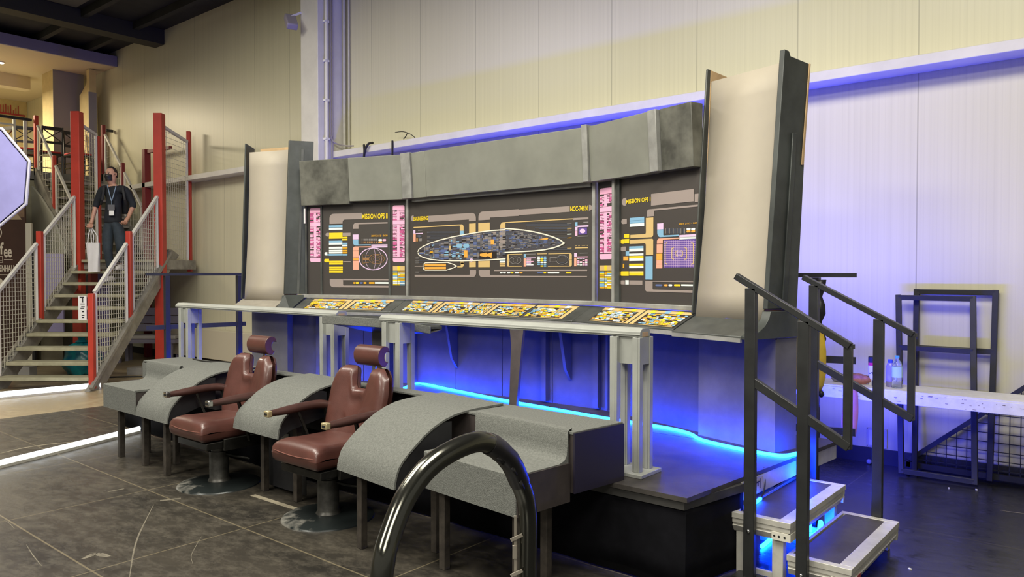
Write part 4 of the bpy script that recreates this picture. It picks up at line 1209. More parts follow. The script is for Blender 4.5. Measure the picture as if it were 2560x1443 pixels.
# ------------------------------------------------------------------ the two tall leaning pylons
def pylon(name, label, F, x0, x1, yb, lean, ztop, side):
    """side +1: the solid fin stands on the right edge, -1 as well; built in the facet frame"""
    c = F @ Vector(((x0+x1)/2, .1, SZ)); t = thing(name, label, 'set pylon', c)
    yt = yb + lean
    mb = MB(F); n = 10; rows = []
    for i in range(n + 1):
        k = i/n; bow = -.03*math.sin(math.pi*k)*0 + .02*(1-k)**4*0
        z = 1.342 + (ztop - .06 - 1.342)*k
        y = yb + lean*k + .018*math.sin(math.pi*k)
        rows.append([(x0 + .02, y, z), (x1 - .012, y, z)])
    mb.sheet(rows).build('front_panel', BEIGE, t, solid=.012)
    return t, yt
def fin(F, t, x0, x1, prof, m, name='side_fin', bevel=.004):
    return MB(F).prism(prof, 'x', x0, x1).build(name, m, t, bevel=bevel)

# right pylon
t, yt = pylon('set_pylon', 'tall beige-fronted pylon at the right end of the set', FR, 1.15, 1.75, -.07, .15, 3.06, 1)
fin(FR, t, 1.752, 1.790, [(-.095, 1.42), (.055, 3.075), (.10, 3.07), (.115, 3.04), (.31, 3.02), (.20, 1.42)], SET_FIN)
fin(FR, t, 1.791, 1.803, [(.035, 1.43), (.13, 2.55), (.17, 2.55), (.08, 1.43)], SET_FIN, 'fin_batten')
fin(FR, t, 1.791, 1.799, [(.225, 2.35), (.30, 3.02), (.315, 3.02), (.25, 2.35)], TAN_PLY, 'raw_edge')
fin(FR, t, 1.135, 1.150, [(-.085, 1.36), (.055, 3.09), (.09, 3.09), (.0, 1.36)], SET_DARK)
fin(FR, t, 1.150, 1.156, [(.0, 1.40), (.085, 3.085), (.26, 3.06), (.20, 1.40)], TAN_PLY, 'raw_board')
MB(FR).hexa([(1.16, .20, 1.4), (1.74, .20, 1.4), (1.74, .215, 1.4), (1.16, .215, 1.4)], [(1.16, .31, 2.9), (1.74, .31, 2.9), (1.74, .325, 2.9), (1.16, .325, 2.9)]).build('back_board', TAN_PLY, t)
flare = [(.20, 1.405), (-.085, 1.405), (-.10, 1.36), (-.14, 1.315), (-.20, 1.28), (-.285, 1.255), (-.285, 1.232), (.20, 1.232)]
fin(FR, t, 1.74, 1.805, flare, SET_FIN, 'foot_flare', bevel=.003)
MB(FR).hexa([(1.155, -.06, 1.325), (1.155, -.285, 1.222), (1.738, -.285, 1.222), (1.738, -.06, 1.325)], [(1.155, -.06, 1.352), (1.155, -.285, 1.252), (1.738, -.285, 1.252), (1.738, -.06, 1.352)]).build('foot_slab', SET_DARK, t, bevel=.004)
MB(FR).box(1.155, 1.738, -.294, -.276, 1.214, 1.24).build('foot_lip', SET_TRIM, t)
b = MB(FR).box(1.145, 1.79, -.015, .0, SZ, 1.222); b.box(1.772, 1.79, .0, .20, SZ, 1.23); b.box(1.145, 1.16, .0, .20, SZ, 1.222)
b.build('base_box', mat('grey_base_board', (.135, .130, .125), .5, var=.2, vscale=4), t)

# left pylon
t, yt = pylon('set_pylon', 'tall beige-fronted pylon at the left end of the set', FL, -.775, -.215, -.115, .10, 3.05, -1)
M_ = FL
a0 = Vector((-.215, -.125, 0)); b0 = Vector((-.012, .035, 0)); nrm = Vector((.7, -.7, 0))*.012
def diag(z, k): return [Vector((p.x, p.y + .10*k, z)) for p in (a0, b0, b0 + Vector((-.02, .02, 0)), a0 + Vector((-.02, .012, 0)))]
MB(FL).hexa(diag(1.42, 0), diag(3.09, 1)).build('side_fin', SET_FIN, t, bevel=.003)
MB(FL).hexa([Vector((-.105, -.052, 1.42)), Vector((-.085, -.036, 1.42)), Vector((-.09, -.03, 1.42)), Vector((-.11, -.046, 1.42))], [Vector((-.105, .042, 3.0)), Vector((-.085, .058, 3.0)), Vector((-.09, .064, 3.0)), Vector((-.11, .048, 3.0))]).build('fin_batten', SET_DARK, t)
fin(FL, t, -.80, -.782, [(-.13, 1.36), (-.045, 3.09), (.10, 3.05), (.05, 1.36)], SET_FIN)
MB(FL).hexa([(-.77, .12, 1.36), (-.24, .12, 1.36), (-.24, .135, 1.36), (-.77, .135, 1.36)], [(-.77, .18, 3.06), (-.24, .18, 3.06), (-.24, .195, 3.06), (-.77, .195, 3.06)]).build('back_board', TAN_PLY, t)
fl2 = [(.03, 1.405), (-.135, 1.405), (-.15, 1.36), (-.185, 1.315), (-.24, 1.28), (-.285, 1.258), (-.285, 1.235), (.03, 1.235)]
fin(FL, t, -.235, -.205, fl2, SET_FIN, 'foot_flare', bevel=.003)
MB(FL).hexa([(-.205, -.13, 1.232), (-.205, -.285, 1.232), (-.02, -.285, 1.232), (-.02, -.03, 1.232)], [(-.205, -.125, 1.41), (-.205, -.285, 1.258), (-.02, -.285, 1.258), (-.02, .02, 1.41)]).build('foot_cheek', SET_FIN, t)
MB(FL).hexa([(-.80, -.12, 1.325), (-.80, -.30, 1.235), (-.236, -.30, 1.235), (-.236, -.12, 1.325)], [(-.80, -.12, 1.35), (-.80, -.30, 1.262), (-.236, -.30, 1.262), (-.236, -.12, 1.35)]).build('foot_slab', mat('worn_beige_foot', (.27, .245, .20), .6, var=.2), t, bevel=.004)
b = MB(FL).box(-.73, -.25, -.03, -.015, SZ, 1.23); b.box(-.73, -.715, -.015, .12, SZ, 1.23); b.box(-.265, -.25, -.015, .082, SZ, 1.23)
b.build('base_box', mat('grey_base_board_left', (.115, .112, .105), .5, var=.2, vscale=4), t)

# ------------------------------------------------------------------ blue LED ropes
def rope(pts, name, label, r=.012, n=8):
    o = MB().tube(smooth_path(pts, n), r, 8).build(name, LED)
    tag(o, label, 'LED rope'); return o
zr = SZ + .013
pix = [(1040, 958), (1130, 975), (1270, 1003), (1350, 1017), (1480, 1040), (1545, 1051), (1610, 1061), (1680, 1073), (1725, 1085), (1757, 1101), (1850, 1123), (1935, 1138), (1970, 1139), (2000, 1132)]
pts = [on_z(x, y, zr) for x, y in pix]
pts = [Vector((-6.84, 4.70, zr)), Vector((-6.2, 4.86, zr)), Vector((-5.6, 4.99, zr))] + pts
pts += [on_z(2010, 1134, zr), on_z(2016, 1142, zr - .02), on_z(2016, 1142, zr - .02) + Vector((.004, 0, -.16)), on_z(2016, 1142, zr - .02) + Vector((.0, .04, -.34)), on_z(2016, 1142, 0) * 0 + Vector((-1.60, 4.86, .014))]
rope(pts, 'led_rope', 'glowing blue LED rope winding along the stage floor under the set')
rope([(-8.26, 4.25, zr), (-8.24, 4.45, zr), (-8.27, 4.7, zr), (-8.25, 5.2, zr)], 'led_rope', 'added unseen blue LED rope at the left end of the stage, lighting the guard rail')  # hidden rope added so the guard rail catches blue
t = thing('led_bar', 'blue LED bar on the stage behind the set wall', 'light', (-4.4, 5.75, 0))
MB().box(-6.8, -1.9, 5.70, 5.80, 0, .06).build('bar_body', BLACK, t)
MB().box(-6.8, -1.9, 5.72, 5.78, .06, .07).build('led_strip', mat('blue_led_strip', (.03, .08, 1.0), .4, emis=6.0), t)
# ------------------------------------------------------------------ carpeted console in front of the stage
CP = [(0, .456), (.004, .490), (.012, .524), (.030, .570), (.058, .605), (.10, .644), (.14, .676), (.20, .722), (.27, .764), (.35, .798), (.43, .820), (.52, .831), (.61, .836), (.80, .838)]
def leg(x, y, z1, t, w=.045, m=None):
    return MB().box(x - w/2, x + w/2, y - w/2, y + w/2, 0, z1).build('leg', m or LEG_STEEL, t, bevel=.003)
def arch(x0, y0, w, ang, label, legs, dz=0.0, back=3.66):
    """curved strip rising from its front lower edge and lying back on the shelf; x0, y0 is the left front corner"""
    t = thing('carpeted_arch', label, 'console', (x0 + w/2, y0 + .2, 0), 'curved carpeted console segments')
    F = Matrix.Translation((x0, y0, 0)) @ Matrix.Rotation(R(ang), 4, 'Z')
    smax = back - y0
    prof = [(s, z + dz*max(0, 1 - s/.5)) for s, z in CP if s < smax] + [(smax, .838)]
    nrm = []
    for i, p in enumerate(prof):
        a = Vector(prof[max(i-1, 0)]); b = Vector(prof[min(i+1, len(prof)-1)]); d = (b - a).normalized(); nrm.append(Vector((d.y, -d.x)))
    inner = [(p[0] + n.x*.012, p[1] + n.y*.012) for p, n in zip(prof, nrm)]
    MB(F).prism(prof + inner[::-1], 'x', 0, w).build('carpet_cover', CARPET, t)
    side = [(y + .004, z - .003) for y, z in inner if y < .40] + [(.41, .78), (.41, .60), (.10, .50 + dz)]
    for xs in (.004, w - .022):
        MB(F).prism(side, 'x', xs, xs + .018).build('side_board', BLACK_PLY, t)
    for lx, ly, h in legs: leg(lx, ly, h, t)
    return t
arch(-6.48, 2.85, .57, -1.0, 'leftmost curved carpeted console arch, beside the left bench', [(-6.09, 2.93, .49), (-6.40, 3.16, .62)])
a2 = arch(-5.195, 2.995, .60, -1.5, 'middle curved carpeted console arch, between the two barber chairs', [(-4.68, 3.20, .62), (-5.10, 3.20, .62)], dz=.04)
b = MB().box(-5.15, -4.66, 3.255, 3.262, .03, .60)
b.build('black_board', BLACK_PLY, a2)
MB().add([(-5.02, 3.248, .44), (-4.86, 3.248, .455), (-4.88, 3.248, .23), (-4.93, 3.248, .27)], [(0, 1, 2, 3)]).build('torn_paper', mat('torn_pale_paper', (.42, .41, .36), .8), a2, solid=.002)
arch(-3.754, 2.845, .605, -7.0, 'rightmost curved carpeted console arch, right of the near barber chair', [(-3.585, 2.90, .50), (-3.20, 3.14, .60)])
def bench(x0, y0, w, ang, label, legs, end):
    t = thing('carpeted_bench', label, 'bench', (x0 + w/2, y0 + .2, 0), 'carpeted end benches of the console')
    F = Matrix.Translation((x0, y0, 0)) @ Matrix.Rotation(R(ang), 4, 'Z')
    d, z0, z1 = .385, .456, .662
    cove = [(d - .07, z1), (d - .03, z1 + .012), (d - .012, z1 + .035), (d - .006, z1 + .08), (d - .004, .815), (d + .004, .830), (d + .03, .836)]
    top = [(0, z0), (0, z1 - .006), (.006, z1)] + cove
    inn = [(d + .03, .827), (d + .002, .8265), (d + .002, z1 - .016), (.012, z1 - .016), (.012, z0)]
    MB(F).prism(top + inn, 'x', 0, w).build('carpet_cover', CARPET, t)
    MB(F).box(.006, w - .006, .014, d - .004, z0 + .004, z1 - .018).build('box_body', BROWN_PLY, t)
    xe = w + .001 if end > 0 else -.011
    MB(F).box(xe, xe + .010, .006, d + .002, z0, z1 - .004).build('end_board', BROWN_PLY if end > 0 else CARPET, t)
    for lx, ly in legs: leg(lx, ly, z0 + .003, t)
bench(-3.06, 2.91, .725, -6.0, 'grey carpeted end bench with dark brown end board, right of the arches', [(-2.98, 2.99), (-2.40, 2.93), (-2.40, 3.16)], 1)
bench(-7.13, 2.86, .645, -1.0, 'grey carpeted end bench at the left end of the console', [(-7.03, 2.97), (-6.56, 2.97), (-7.03, 3.20)], -1)
for poly, lab in (([(-7.27, 3.28), (-5.97, 3.28), (-5.93, 3.66), (-7.27, 3.66)], 'long carpeted shelf on the stage edge behind the left bench and left arch'),
                  ([(-5.12, 3.45), (-4.62, 3.45), (-4.58, 3.66), (-5.12, 3.66)], 'short carpeted shelf on the stage edge under the middle arch'),
                  ([(-3.66, 3.33), (-3.03, 3.298), (-2.27, 3.222), (-2.215, 3.62), (-3.66, 3.66)], 'long carpeted shelf on the stage edge behind the right bench')):
    cx = sum(p[0] for p in poly)/len(poly)
    t = thing('carpeted_shelf', lab, 'shelf', (cx, 3.5, SZ), 'carpeted shelves along the stage edge')
    MB().prism(poly, 'z', .806, .8225).build('carpet_top', CARPET, t, bevel=.003)
    MB().prism([(x*.998 + cx*.002, y + (.004 if y < 3.5 else -.004)) for x, y in poly], 'z', SZ + .0005, .805).build('box_body', BROWN_PLY, t)
    if cx > -3.4:
        a, b_ = Vector((*poly[2], 0)), Vector((*poly[3], 0)); d = (b_ - a).normalized(); n = Vector((d.y, -d.x, 0))
        MB().hexa([a + Vector((0,0,SZ+.001)), b_ + Vector((0,0,SZ+.001)), b_ + n*.010 + Vector((0,0,SZ+.001)), a + n*.010 + Vector((0,0,SZ+.001))], [a + Vector((0,0,.815)), b_ + Vector((0,0,.815)), b_ + n*.010 + Vector((0,0,.815)), a + n*.010 + Vector((0,0,.815))]).build('end_board', mat('purple_black_board', (.018, .015, .028), .38), t)
    if cx < -6:
        MB().box(-7.282, -7.271, 3.282, 3.655, SZ + .001, .815).build('end_board', CARPET, t)
        MB().box(-7.27, -6.49, 3.27, 3.279, .66, .80).build('riser', CARPET, t)
for xa, xb, lab in ((-5.86, -5.13, 'narrow strip of carpeted shelf behind the left barber chair'), (-4.56, -3.67, 'narrow strip of carpeted shelf behind the right barber chair')):
    t = thing('carpeted_shelf', lab, 'shelf', ((xa+xb)/2, 3.6, SZ), 'carpeted shelves along the stage edge')
    MB().box(xa, xb, 3.565, 3.675, .806, .822).build('carpet_top', CARPET, t, bevel=.003)
    MB().box(xa + .01, xb - .01, 3.615, 3.67, SZ + .0005, .805).build('box_body', BLACK_PLY, t)
o = MB().tube(smooth_path([(-6.95, 3.60, .830), (-6.7, 3.58, .830), (-6.35, 3.62, .842), (-6.1, 3.655, .845)], 6), .006, 6).build('cable', RUBBER)
tag(o, 'thin black cable lying on the left carpeted shelf', 'cable')

# ------------------------------------------------------------------ barber chairs
def sstep(a, b, x):
    k = max(0, min(1, (x - a)/(b - a))); return k*k*(3 - 2*k)
def barber_chair(label, loc):
    t = thing('barber_chair', label, 'chair', (0, 0, 0), 'barber chairs in front of the console')
    d = MB().lathe([(.0, .030), (.085, .030), (.20, .024), (.28, .014), (.305, .008), (.31, .0), (.0, .0)], seg=48)
    d.build('base_disc', BASE_DISC, t)
    c = MB().lathe([(.085, .028), (.075, .045), (.072, .05), (.072, .26), (.060, .262), (.060, .34), (.0, .34)], seg=28)
    c.build('pedestal', PEDESTAL, t)
    f = MB().box(-.22, .22, -.22, .22, .325, .378)
    f.box(-.262, -.235, -.10, .28, .31, .40); f.box(.235, .262, -.10, .28, .31, .40)
    f.bar((-.15, .22, .34), (-.15, .34, .50), .05, .03); f.bar((.15, .22, .34), (.15, .34, .50), .05, .03)
    f.build('seat_frame', CHAIR_METAL, t, bevel=.005)
    # seat cushion: rounded slab, slightly crowned
    n = 16; rows = []
    def seat_pt(u, v, top):
        a = abs(u)**6 + abs(v)**6
        k = 1.0/max(1e-6, (abs(u)**8 + abs(v)**8)**(1/8)) if False else 1
        x = .245*u; y = -.02 + .255*v
        e = max(0, 1 - max(abs(u), abs(v))**10)**.40
        h = (.082*e + (.014*(1-u*u)*(1-v*v) if top else 0) + (.010*math.exp(-((v+.62)/.2)**2) if top else 0))
        return (x, y, .452 + (h if top else -h*.86))
    us = [math.sin(math.pi/2*(-1 + 2*i/n)) for i in range(n+1)]
    mb = MB(); mb.sheet([[seat_pt(u, v, True) for u in us] for v in us]); mb.sheet([[seat_pt(u, v, False) for u in us] for v in us])
    cu = mb.build('seat_cushion', LEATHER, t, sharp=70)
    MB().tube([(-.240, -.268, .474), (-.15, -.276, .468), (-.05, -.277, .463), (.05, -.277, .463), (.15, -.276, .468), (.240, -.268, .474)], .0035, 6).build('piping', mat('piping_leather', (.16, .065, .05), .4), cu)
    # backrest with a notch between two shoulders
    nu, nv = 40, 22
    def top(u):
        a = abs(u)
        return .835 + .150*sstep(.20, .40, a) - .055*sstep(.72, 1.0, a)**2
    def half(z): return .225 + .075*sstep(.42, .62, z) - .035*sstep(.80, 1.0, z)
    def back_pt(u, v, front):
        z = .43 + (top(u) - .43)*v
        x = u*half(z)
        yb = .205 + (z - .43)*.24
        e = max(0, 1 - abs(u)**8)**.5 * max(0, 1 - abs(2*v - 1)**9)**.5
        sh = 1 - .25*math.exp(-(u/.22)**2)*sstep(.6, .85, v)
        th = .062*e*sh
        if front:
            b = .5*sstep(.35, .9, abs(u))*.045
            y = yb - th - b + .028*math.exp(-(u/.5)**2)*(1 - abs(2*v - 1)**2)*.0
            y += .03*math.exp(-((u/.42)**2))*sstep(0, .25, v)*sstep(1.0, .75, v)
            for s in (-.34, .34):
                y += .016*math.exp(-((u - s)/.055)**2 - ((v - .36)/.045)**2)
            y += .006*math.exp(-((v - .385)/.012)**2)*(1 if abs(u) < .34 else 0)
            y += .005*math.exp(-((abs(u) - (.34 + .9*max(0, .36 - v)))/.03)**2)*sstep(.36, .30, v)
        else: y = yb + th*.75 + .004
        return (x, y, z)
    us = [math.sin(math.pi/2*(-1 + 2*i/nu))*.5 + (-1 + 2*i/nu)*.5 for i in range(nu+1)]
    vs = [(math.sin(math.pi/2*(-1 + 2*i/nv))*.5 + (-1 + 2*i/nv)*.5)*.5 + .5 for i in range(nv+1)]
    mb = MB(); mb.sheet([[back_pt(u, v, True) for u in us] for v in vs]); mb.sheet([[back_pt(u, v, False) for u in us] for v in vs])
    bk = mb.build('backrest', LEATHER, t, sharp=75)
    for s in (-1, 1):
        p = back_pt(.34*s, .36, True); MB().ball((p[0], p[1] - .004, p[2]), (.011, .008, .011), 10, 7).build('button', LEATHER, bk)
    MB().bar((-.16, .285, .50), (-.16, .355, .80), .04, .015).bar((.16, .285, .50), (.16, .355, .80), .04, .015).bar((-.2, .32, .62), (.2, .32, .62), .015, .05).build('back_frame', CHAIR_METAL, t)
    # headrest: a bolster open at the back
    pr = arc(.405, 1.065, .078, 60, 300, 16) ; 
    outer = [(.385 + .062*math.cos(R(a)), 1.06 + .074*math.sin(R(a))) for a in range(50, 281, 12)]
    inner = [(.415 + .030*math.cos(R(a)), 1.055 + .038*math.sin(R(a))) for a in range(280, 49, -23)]
    h = MB().prism(outer + inner, 'x', -.135, .135).build('headrest', LEATHER, t, bevel=.012, bseg=3)
    MB().bar((0, .355, .78), (0, .430, 1.06), .030, .010, (0, 1, 0)).box(-.05, .05, .425, .436, 1.03, 1.09).build('headrest_stem', CHROME, t)
    for s in (-1, 1):
        pts = smooth_path([(s*.32, -.235, .695), (s*.322, -.12, .699), (s*.325, .05, .708), (s*.32, .18, .705), (s*.30, .26, .675), (s*.265, .285, .63)], 5)
        k = len(pts)
        a = MB().tube(pts, [.028 + .011*sstep(0, .3, i/k)*sstep(1.0, .75, i/k) for i in range(k)], 12, flat=.8).build('armrest', LEATHER_D, t)
        e = MB().obox((s*.32, -.252, .695), (.054, .036, .042)).build('end_cap', BRASS if loc[0] > -5 else CHROME, a, bevel=.005)
        MB().obox((s*.32, -.271, .695), (.030, .004, .014)).build('cap_slot', BLACK, a)
        MB().bar((s*.275, .10, .36), (s*.318, -.02, .69), .022, .016).bar((s*.26, .24, .36), (s*.305, .20, .68), .03, .014).build('arm_support', CHAIR_METAL, t)
    # pump lever
    MB().tube(smooth_path([(.06, .02, .24), (.14, .05, .23), (.22, .10, .22), (.24, .12, .21)], 4), .010, 8).build('pump_lever', CHAIR_METAL, t)
    t.location = loc
    return t
def disc_material():
    m = mat('scuffed_base_disc_steel', (.020, .026, .026), .28, metal=.2)
    nt = m.node_tree; N = nt.nodes; L = nt.links; b = N['Principled BSDF']
    tc = N.new('ShaderNodeTexCoord'); sp = N.new('ShaderNodeSeparateXYZ'); L.new(tc.outputs['Object'], sp.inputs[0])
    nz = N.new('ShaderNodeTexNoise'); nz.inputs['Scale'].default_value = 16; nz.inputs['Detail'].default_value = 6; L.new(tc.outputs['Object'], nz.inputs['Vector'])
    # worn bare patch where feet rest, on the front of the disc
    v = math_node(N, L, 'ADD', math_node(N, L, 'MULTIPLY', sp.outputs['Y'], -2.6), math_node(N, L, 'MULTIPLY', sp.outputs['X'], -1.6))
    w = math_node(N, L, 'MULTIPLY', math_node(N, L, 'ADD', v, math_node(N, L, 'MULTIPLY', math_node(N, L, 'SUBTRACT', nz.outputs['Fac'], .5), 1.6)), 2.2)
    w = math_node(N, L, 'MULTIPLY', math_node(N, L, 'SUBTRACT', w, 1.20, True), .75)
    L.new(mix_col(N, L, w, (.016, .020, .020), (.26, .25, .22)), b.inputs['Base Color'])
    return m
BASE_DISC = disc_material()
barber_chair('oxblood leather barber chair left of the middle carpeted arch', (-5.55, 3.08, 0))
barber_chair('oxblood leather barber chair right of the middle carpeted arch, nearer one', (-4.225, 3.13, 0))

# ------------------------------------------------------------------ painted rails standing on the stage
def stage_rail(label, xa, xb, y, posts):
    t = thing('stage_rail', label, 'railing', ((xa+xb)/2, y, SZ), 'grey rails along the stage')
    r = MB().prism([(y - .055, 1.285), (y + .055, 1.285), (y + .055, 1.32), (y + .04, 1.335), (y - .03, 1.335), (y - .055, 1.315)], 'x', xa, xb)
    r.box(xa, xb, y - .060, y - .055, 1.295, 1.303)
    r.build('top_rail', RAIL_GREY, t, bevel=.003)
    for x in posts:
        p = MB().box(x - .135, x + .135, y - .115, y + .115, SZ, SZ + .022)
        p.build('base_plate', RAIL_GREY, t, bevel=.003)
        p = MB()
        for sx in (-1, 1):
            for sy in (-1, 1):
                cx, cy = x + sx*.075, y + sy*.058
                p.box(cx - .024, cx + .024, cy - .018, cy + .018, SZ + .022, 1.284)
                p.box(cx - .012, cx + .012, cy - sy*.0 - .021, cy + .021, SZ + .022, 1.284)
        p.build('post', RAIL_GREY, t, bevel=.002)
        MB().box(x - .095, x + .095, y - .045, y + .045, 1.13, 1.284).build('bracket', RAIL_GREY, t)
    MB().box(xb - .012, xb + .002, y - .03, y + .03, 1.288, 1.312).build('timber_plug', TAN_PLY, t)
    return t
stage_rail('grey painted rail on the right half of the stage', -4.42, -2.18, 3.80, (-2.27, -4.27))
stage_rail('grey painted rail on the left half of the stage', -7.82, -5.10, 3.92, (-7.62, -5.20))

# tray table on a pedestal
t = thing('tray_console', 'grey felt wedge-shaped tray on a dark pedestal between the two grey rails', 'console', (-4.7, 4.0, SZ))
TA, TB, TC = Vector((-5.05, 3.70, 1.312)), Vector((-4.44, 3.80, 1.300)), Vector((-4.11, 3.985, 1.248))
TD, TE, TF = Vector((-4.06, 4.05, 1.250)), Vector((-4.40, 4.20, 1.30)), Vector((-4.88, 3.93, 1.31))
dn = lambda v, h: v - Vector((0, 0, h))
top = [TA, TB, TC, TD, TE, TF]
m_ = MB().add([dn(v, .004) for v in top] + [dn(v, .022) for v in top], [(0,1,2,3,4,5), (6,7,8,9,10,11)] + [(i, (i+1) % 6, 6 + (i+1) % 6, 6 + i) for i in range(6)])
m_.build('tray_top', CARPET_D, t)
def lip(a, b, h, name):
    n = Vector((b.y - a.y, -(b.x - a.x), 0)).normalized()*.014
    MB().hexa([dn(a, h), dn(b, h), dn(b, h) + n, dn(a, h) + n], [a, b, b + n, a + n]).build(name, CARPET, t, bevel=.004)
lip(TA, TB, .068, 'front_lip'); lip(TB, TC, .058, 'side_lip')
K0, K1 = Vector((-4.80, 3.98, 1.17)), Vector((-4.55, 4.05, 1.16))
MB().add([dn(TA, .06), dn(TB, .06), dn(TC, .05), dn(TD, .03), dn(TE, .03), dn(TF, .03), K0, K1], [(0,1,7,6), (1,2,7), (2,3,7), (3,4,7), (4,5,6,7), (5,0,6), (0,5,4,3,2,1)]).build('underside_wedge', SET_BASE, t)
MB().box(-4.79, -4.62, 3.98, 4.08, SZ, 1.20).build('pedestal', SET_BASE, t, bevel=.004)

# ------------------------------------------------------------------ glossy black tube hoop in the foreground
t = thing('tube_hoop', 'big glossy black tube hoop with torn tape in the foreground', 'handrail', cam_frame(-.25, 2.65, 0))
hp = [(-.440, 2.33, 0), (-.440, 2.335, .25), (-.428, 2.34, .50), (-.405, 2.36, .723), (-.388, 2.40, .812), (-.339, 2.47, .930), (-.252, 2.56, 1.017), (-.117, 2.70, 1.047), (-.022, 2.81, .967), (.029, 2.89, .850), (.0606, 2.95, .720), (.061, 2.98, .458), (.060, 2.98, .22), (.060, 2.98, 0)]
hp = smooth_path([cam_frame(*p) for p in hp], 7)
MB().tube(hp, .037, 24).build('tube', HOOP, t)
k = len(hp)
i0, i1 = int(k*.56), int(k*.70)
random.seed(8)
MB().tube(hp[i0:i1], [.0395 + random.random()*.0022 for _ in hp[i0:i1]], 24).build('tape_wrap', TAPE, t)
for i in range(i0 + 2, i1, 4):
    p = hp[i]; d = (hp[i+1] - hp[i]).normalized()
    for s in range(2):
        side = Vector((random.uniform(-1, 1), random.uniform(-1, 1), random.uniform(-.6, .6))); side = (side - d*side.dot(d)).normalized()
        a = p + side*.039; b = a + d*.045
        MB().add([a, b, b + side*.012 + d.cross(side)*.012, a + side*.006 + d.cross(side)*.016], [(0, 1, 2, 3)]).build('tape_shred', TAPE, t, solid=.001)
q = int(k*2.82/13)
MB().tube(hp[q-2:q+1], .0405, 24).build('white_band', WHITE, t)
c = MB(CAMM)
for z in (.30, .42, .56): c.obox((.010, 2.945, z), (.016, .012, .05)); c.obox((.018, 2.935, z + .06), (.05, .006, .012), (0, R(-25), 0))
c.box(.008, .018, 2.945, 2.955, .02, .70)
c.build('taped_cable', mat('pale_cable', (.30, .27, .22), .5), t)
for p in (hp[0], hp[-1]):
    MB().cyl((p.x, p.y, 0), (p.x, p.y, .012), .075, seg=24).build('foot_flange', HOOP, t)

# ------------------------------------------------------------------ steps up to the stage with black hand rails
t = thing('stage_steps', 'two aluminium-edged stage steps with black square-tube hand rails', 'steps', (-1.4, 4.45, 0))
FELT = mat('brown_grip_board', (.050, .044, .042), .6, var=.2, vscale=20, bump=.2, bscale=400)
def tread(x0, x1, y0, y1, z):
    a = MB().box(x0 + .035, x1 - .055, y0 + .03, y1 - .03, z - .03, z - .001).build('tread_board', FELT, t)
    f = MB()
    f.box(x0, x1, y0, y0 + .045, z - .03, z + .001); f.box(x0, x1, y1 - .045, y1, z - .03, z + .001)
    f.box(x1 - .07, x1, y0 + .045, y1 - .045, z - .03, z + .001); f.box(x0, x0 + .02, y0 + .045, y1 - .045, z - .03, z + .001)
    for q in (0, 1):
        f.prism([(y0 + .004, z - .031), (y0 + .004, z - .055), (y0 + .012, z - .060), (y0 + .012, z - .066), (y0 + .004, z - .070), (y0 + .02, z - .105), (y0 + .035, z - .105), (y0 + .035, z - .031)] if q == 0 else
                [(y1 - .004, z - .031), (y1 - .004, z - .055), (y1 - .012, z - .060), (y1 - .012, z - .066), (y1 - .004, z - .070), (y1 - .02, z - .105), (y1 - .035, z - .105), (y1 - .035, z - .031)], 'x', x0 + .004, x1 - .004)
    f.prism([(x1 - .004, z - .031), (x1 - .004, z - .055), (x1 - .012, z - .060), (x1 - .012, z - .066), (x1 - .004, z - .070), (x1 - .02, z - .105), (x1 - .04, z - .105), (x1 - .04, z - .031)], 'y', y0 + .036, y1 - .036)
    f.box(x0 + .004, x0 + .03, y0 + .036, y1 - .036, z - .105, z - .031)
    o = f.build('tread_frame', ALU, t, bevel=.0015)
    c = MB().box(x1 - .10, x1 - .002, y0 - .0005, y0 + .011, z - .100, z - .058).box(x1 - .0115, x1 + .0005, y0, y0 + .10, z - .100, z - .058)
    c.build('corner_bracket', CREAM_STEEL, o)
    b = MB().mat(BLACK)
    for dx in (.03, .06, .085): b.cyl((x1 - dx, y0 - .002, z - .079), (x1 - dx, y0 + .004, z - .079), .006, seg=8)
    b.build('bolts', None, o)
    r = MB(); r.rect(0, 0, 0, 0, 0) if False else None
    r.box(x1 - .0005, x1 + .0012, y0 + .10, y0 + .155, z - .085, z - .060); r.build('red_mark', mat('red_mark', (.35, .03, .03), .5), o)
    return o
for x0, x1, z in ((-1.735, -1.41, .333), (-1.43, -1.105, .167)):
    tread(x0, x1, 3.97, 4.93, z)
    for x in ((x0 + .05, x1 - .075) if z > .2 else (x1 - .075,)):
        for y in (4.015, 4.885):
            MB().box(x - .03, x + .03, y - .025, y + .025, 0, z - .103).build('leg', ALU, t, bevel=.003)
    if z > .2: [MB().box(x0 + .05, x1 - .1, yy, yy + .02, .012, .04).build('cross_bar', ALU, t) for yy in (4.0, 4.88)]
def handrail(y, xs, zs_top, name='handrail', low=None, cut=None):
    """top rail, two posts, lower rail and closing bar, all of flat black square tube"""
    (xa, za), (xb, zb_) = xs
    s = (zb_ - za)/(xb - xa)
    mb = MB().bar((xa, y, za), (xb, y, zb_), .040, .034)
    o = mb.build(name, BLACK_STEEL, t, bevel=.003)
    for x, z0 in zs_top:
        MB().box(x - .029, x + .029, y - .020, y + .020, z0, za + s*(x - xa) - .015).build('rail_post', BLACK_STEEL, o, bevel=.003)
        MB().ball((x, y - .022, .265 if x < -1.5 else .098), (.010, .006, .010), 10, 6).build('bolt_head', CHROME, o)
    MB().bar((xb - .010, y, zb_ - .0), (xb - .010, y, zb_ - .51), .040, .030).build('end_bar', BLACK_STEEL, o, bevel=.003)
    x0 = zs_top[0][0]
    MB().bar((x0, y, za + s*(x0 - xa) - .505), (xb, y, zb_ - .50), .034, .045).build('lower_rail', BLACK_STEEL, o, bevel=.003)
    MB().box(xb - .02, xb + .0175, y - .014, y + .014, zb_ - .012, zb_ + .010).build('open_tube_end', BLACK, o)
    return o
handrail(3.935, ((-1.70, 1.632), (-1.11, 1.288)), ((-1.615, .0), (-1.335, .0)))
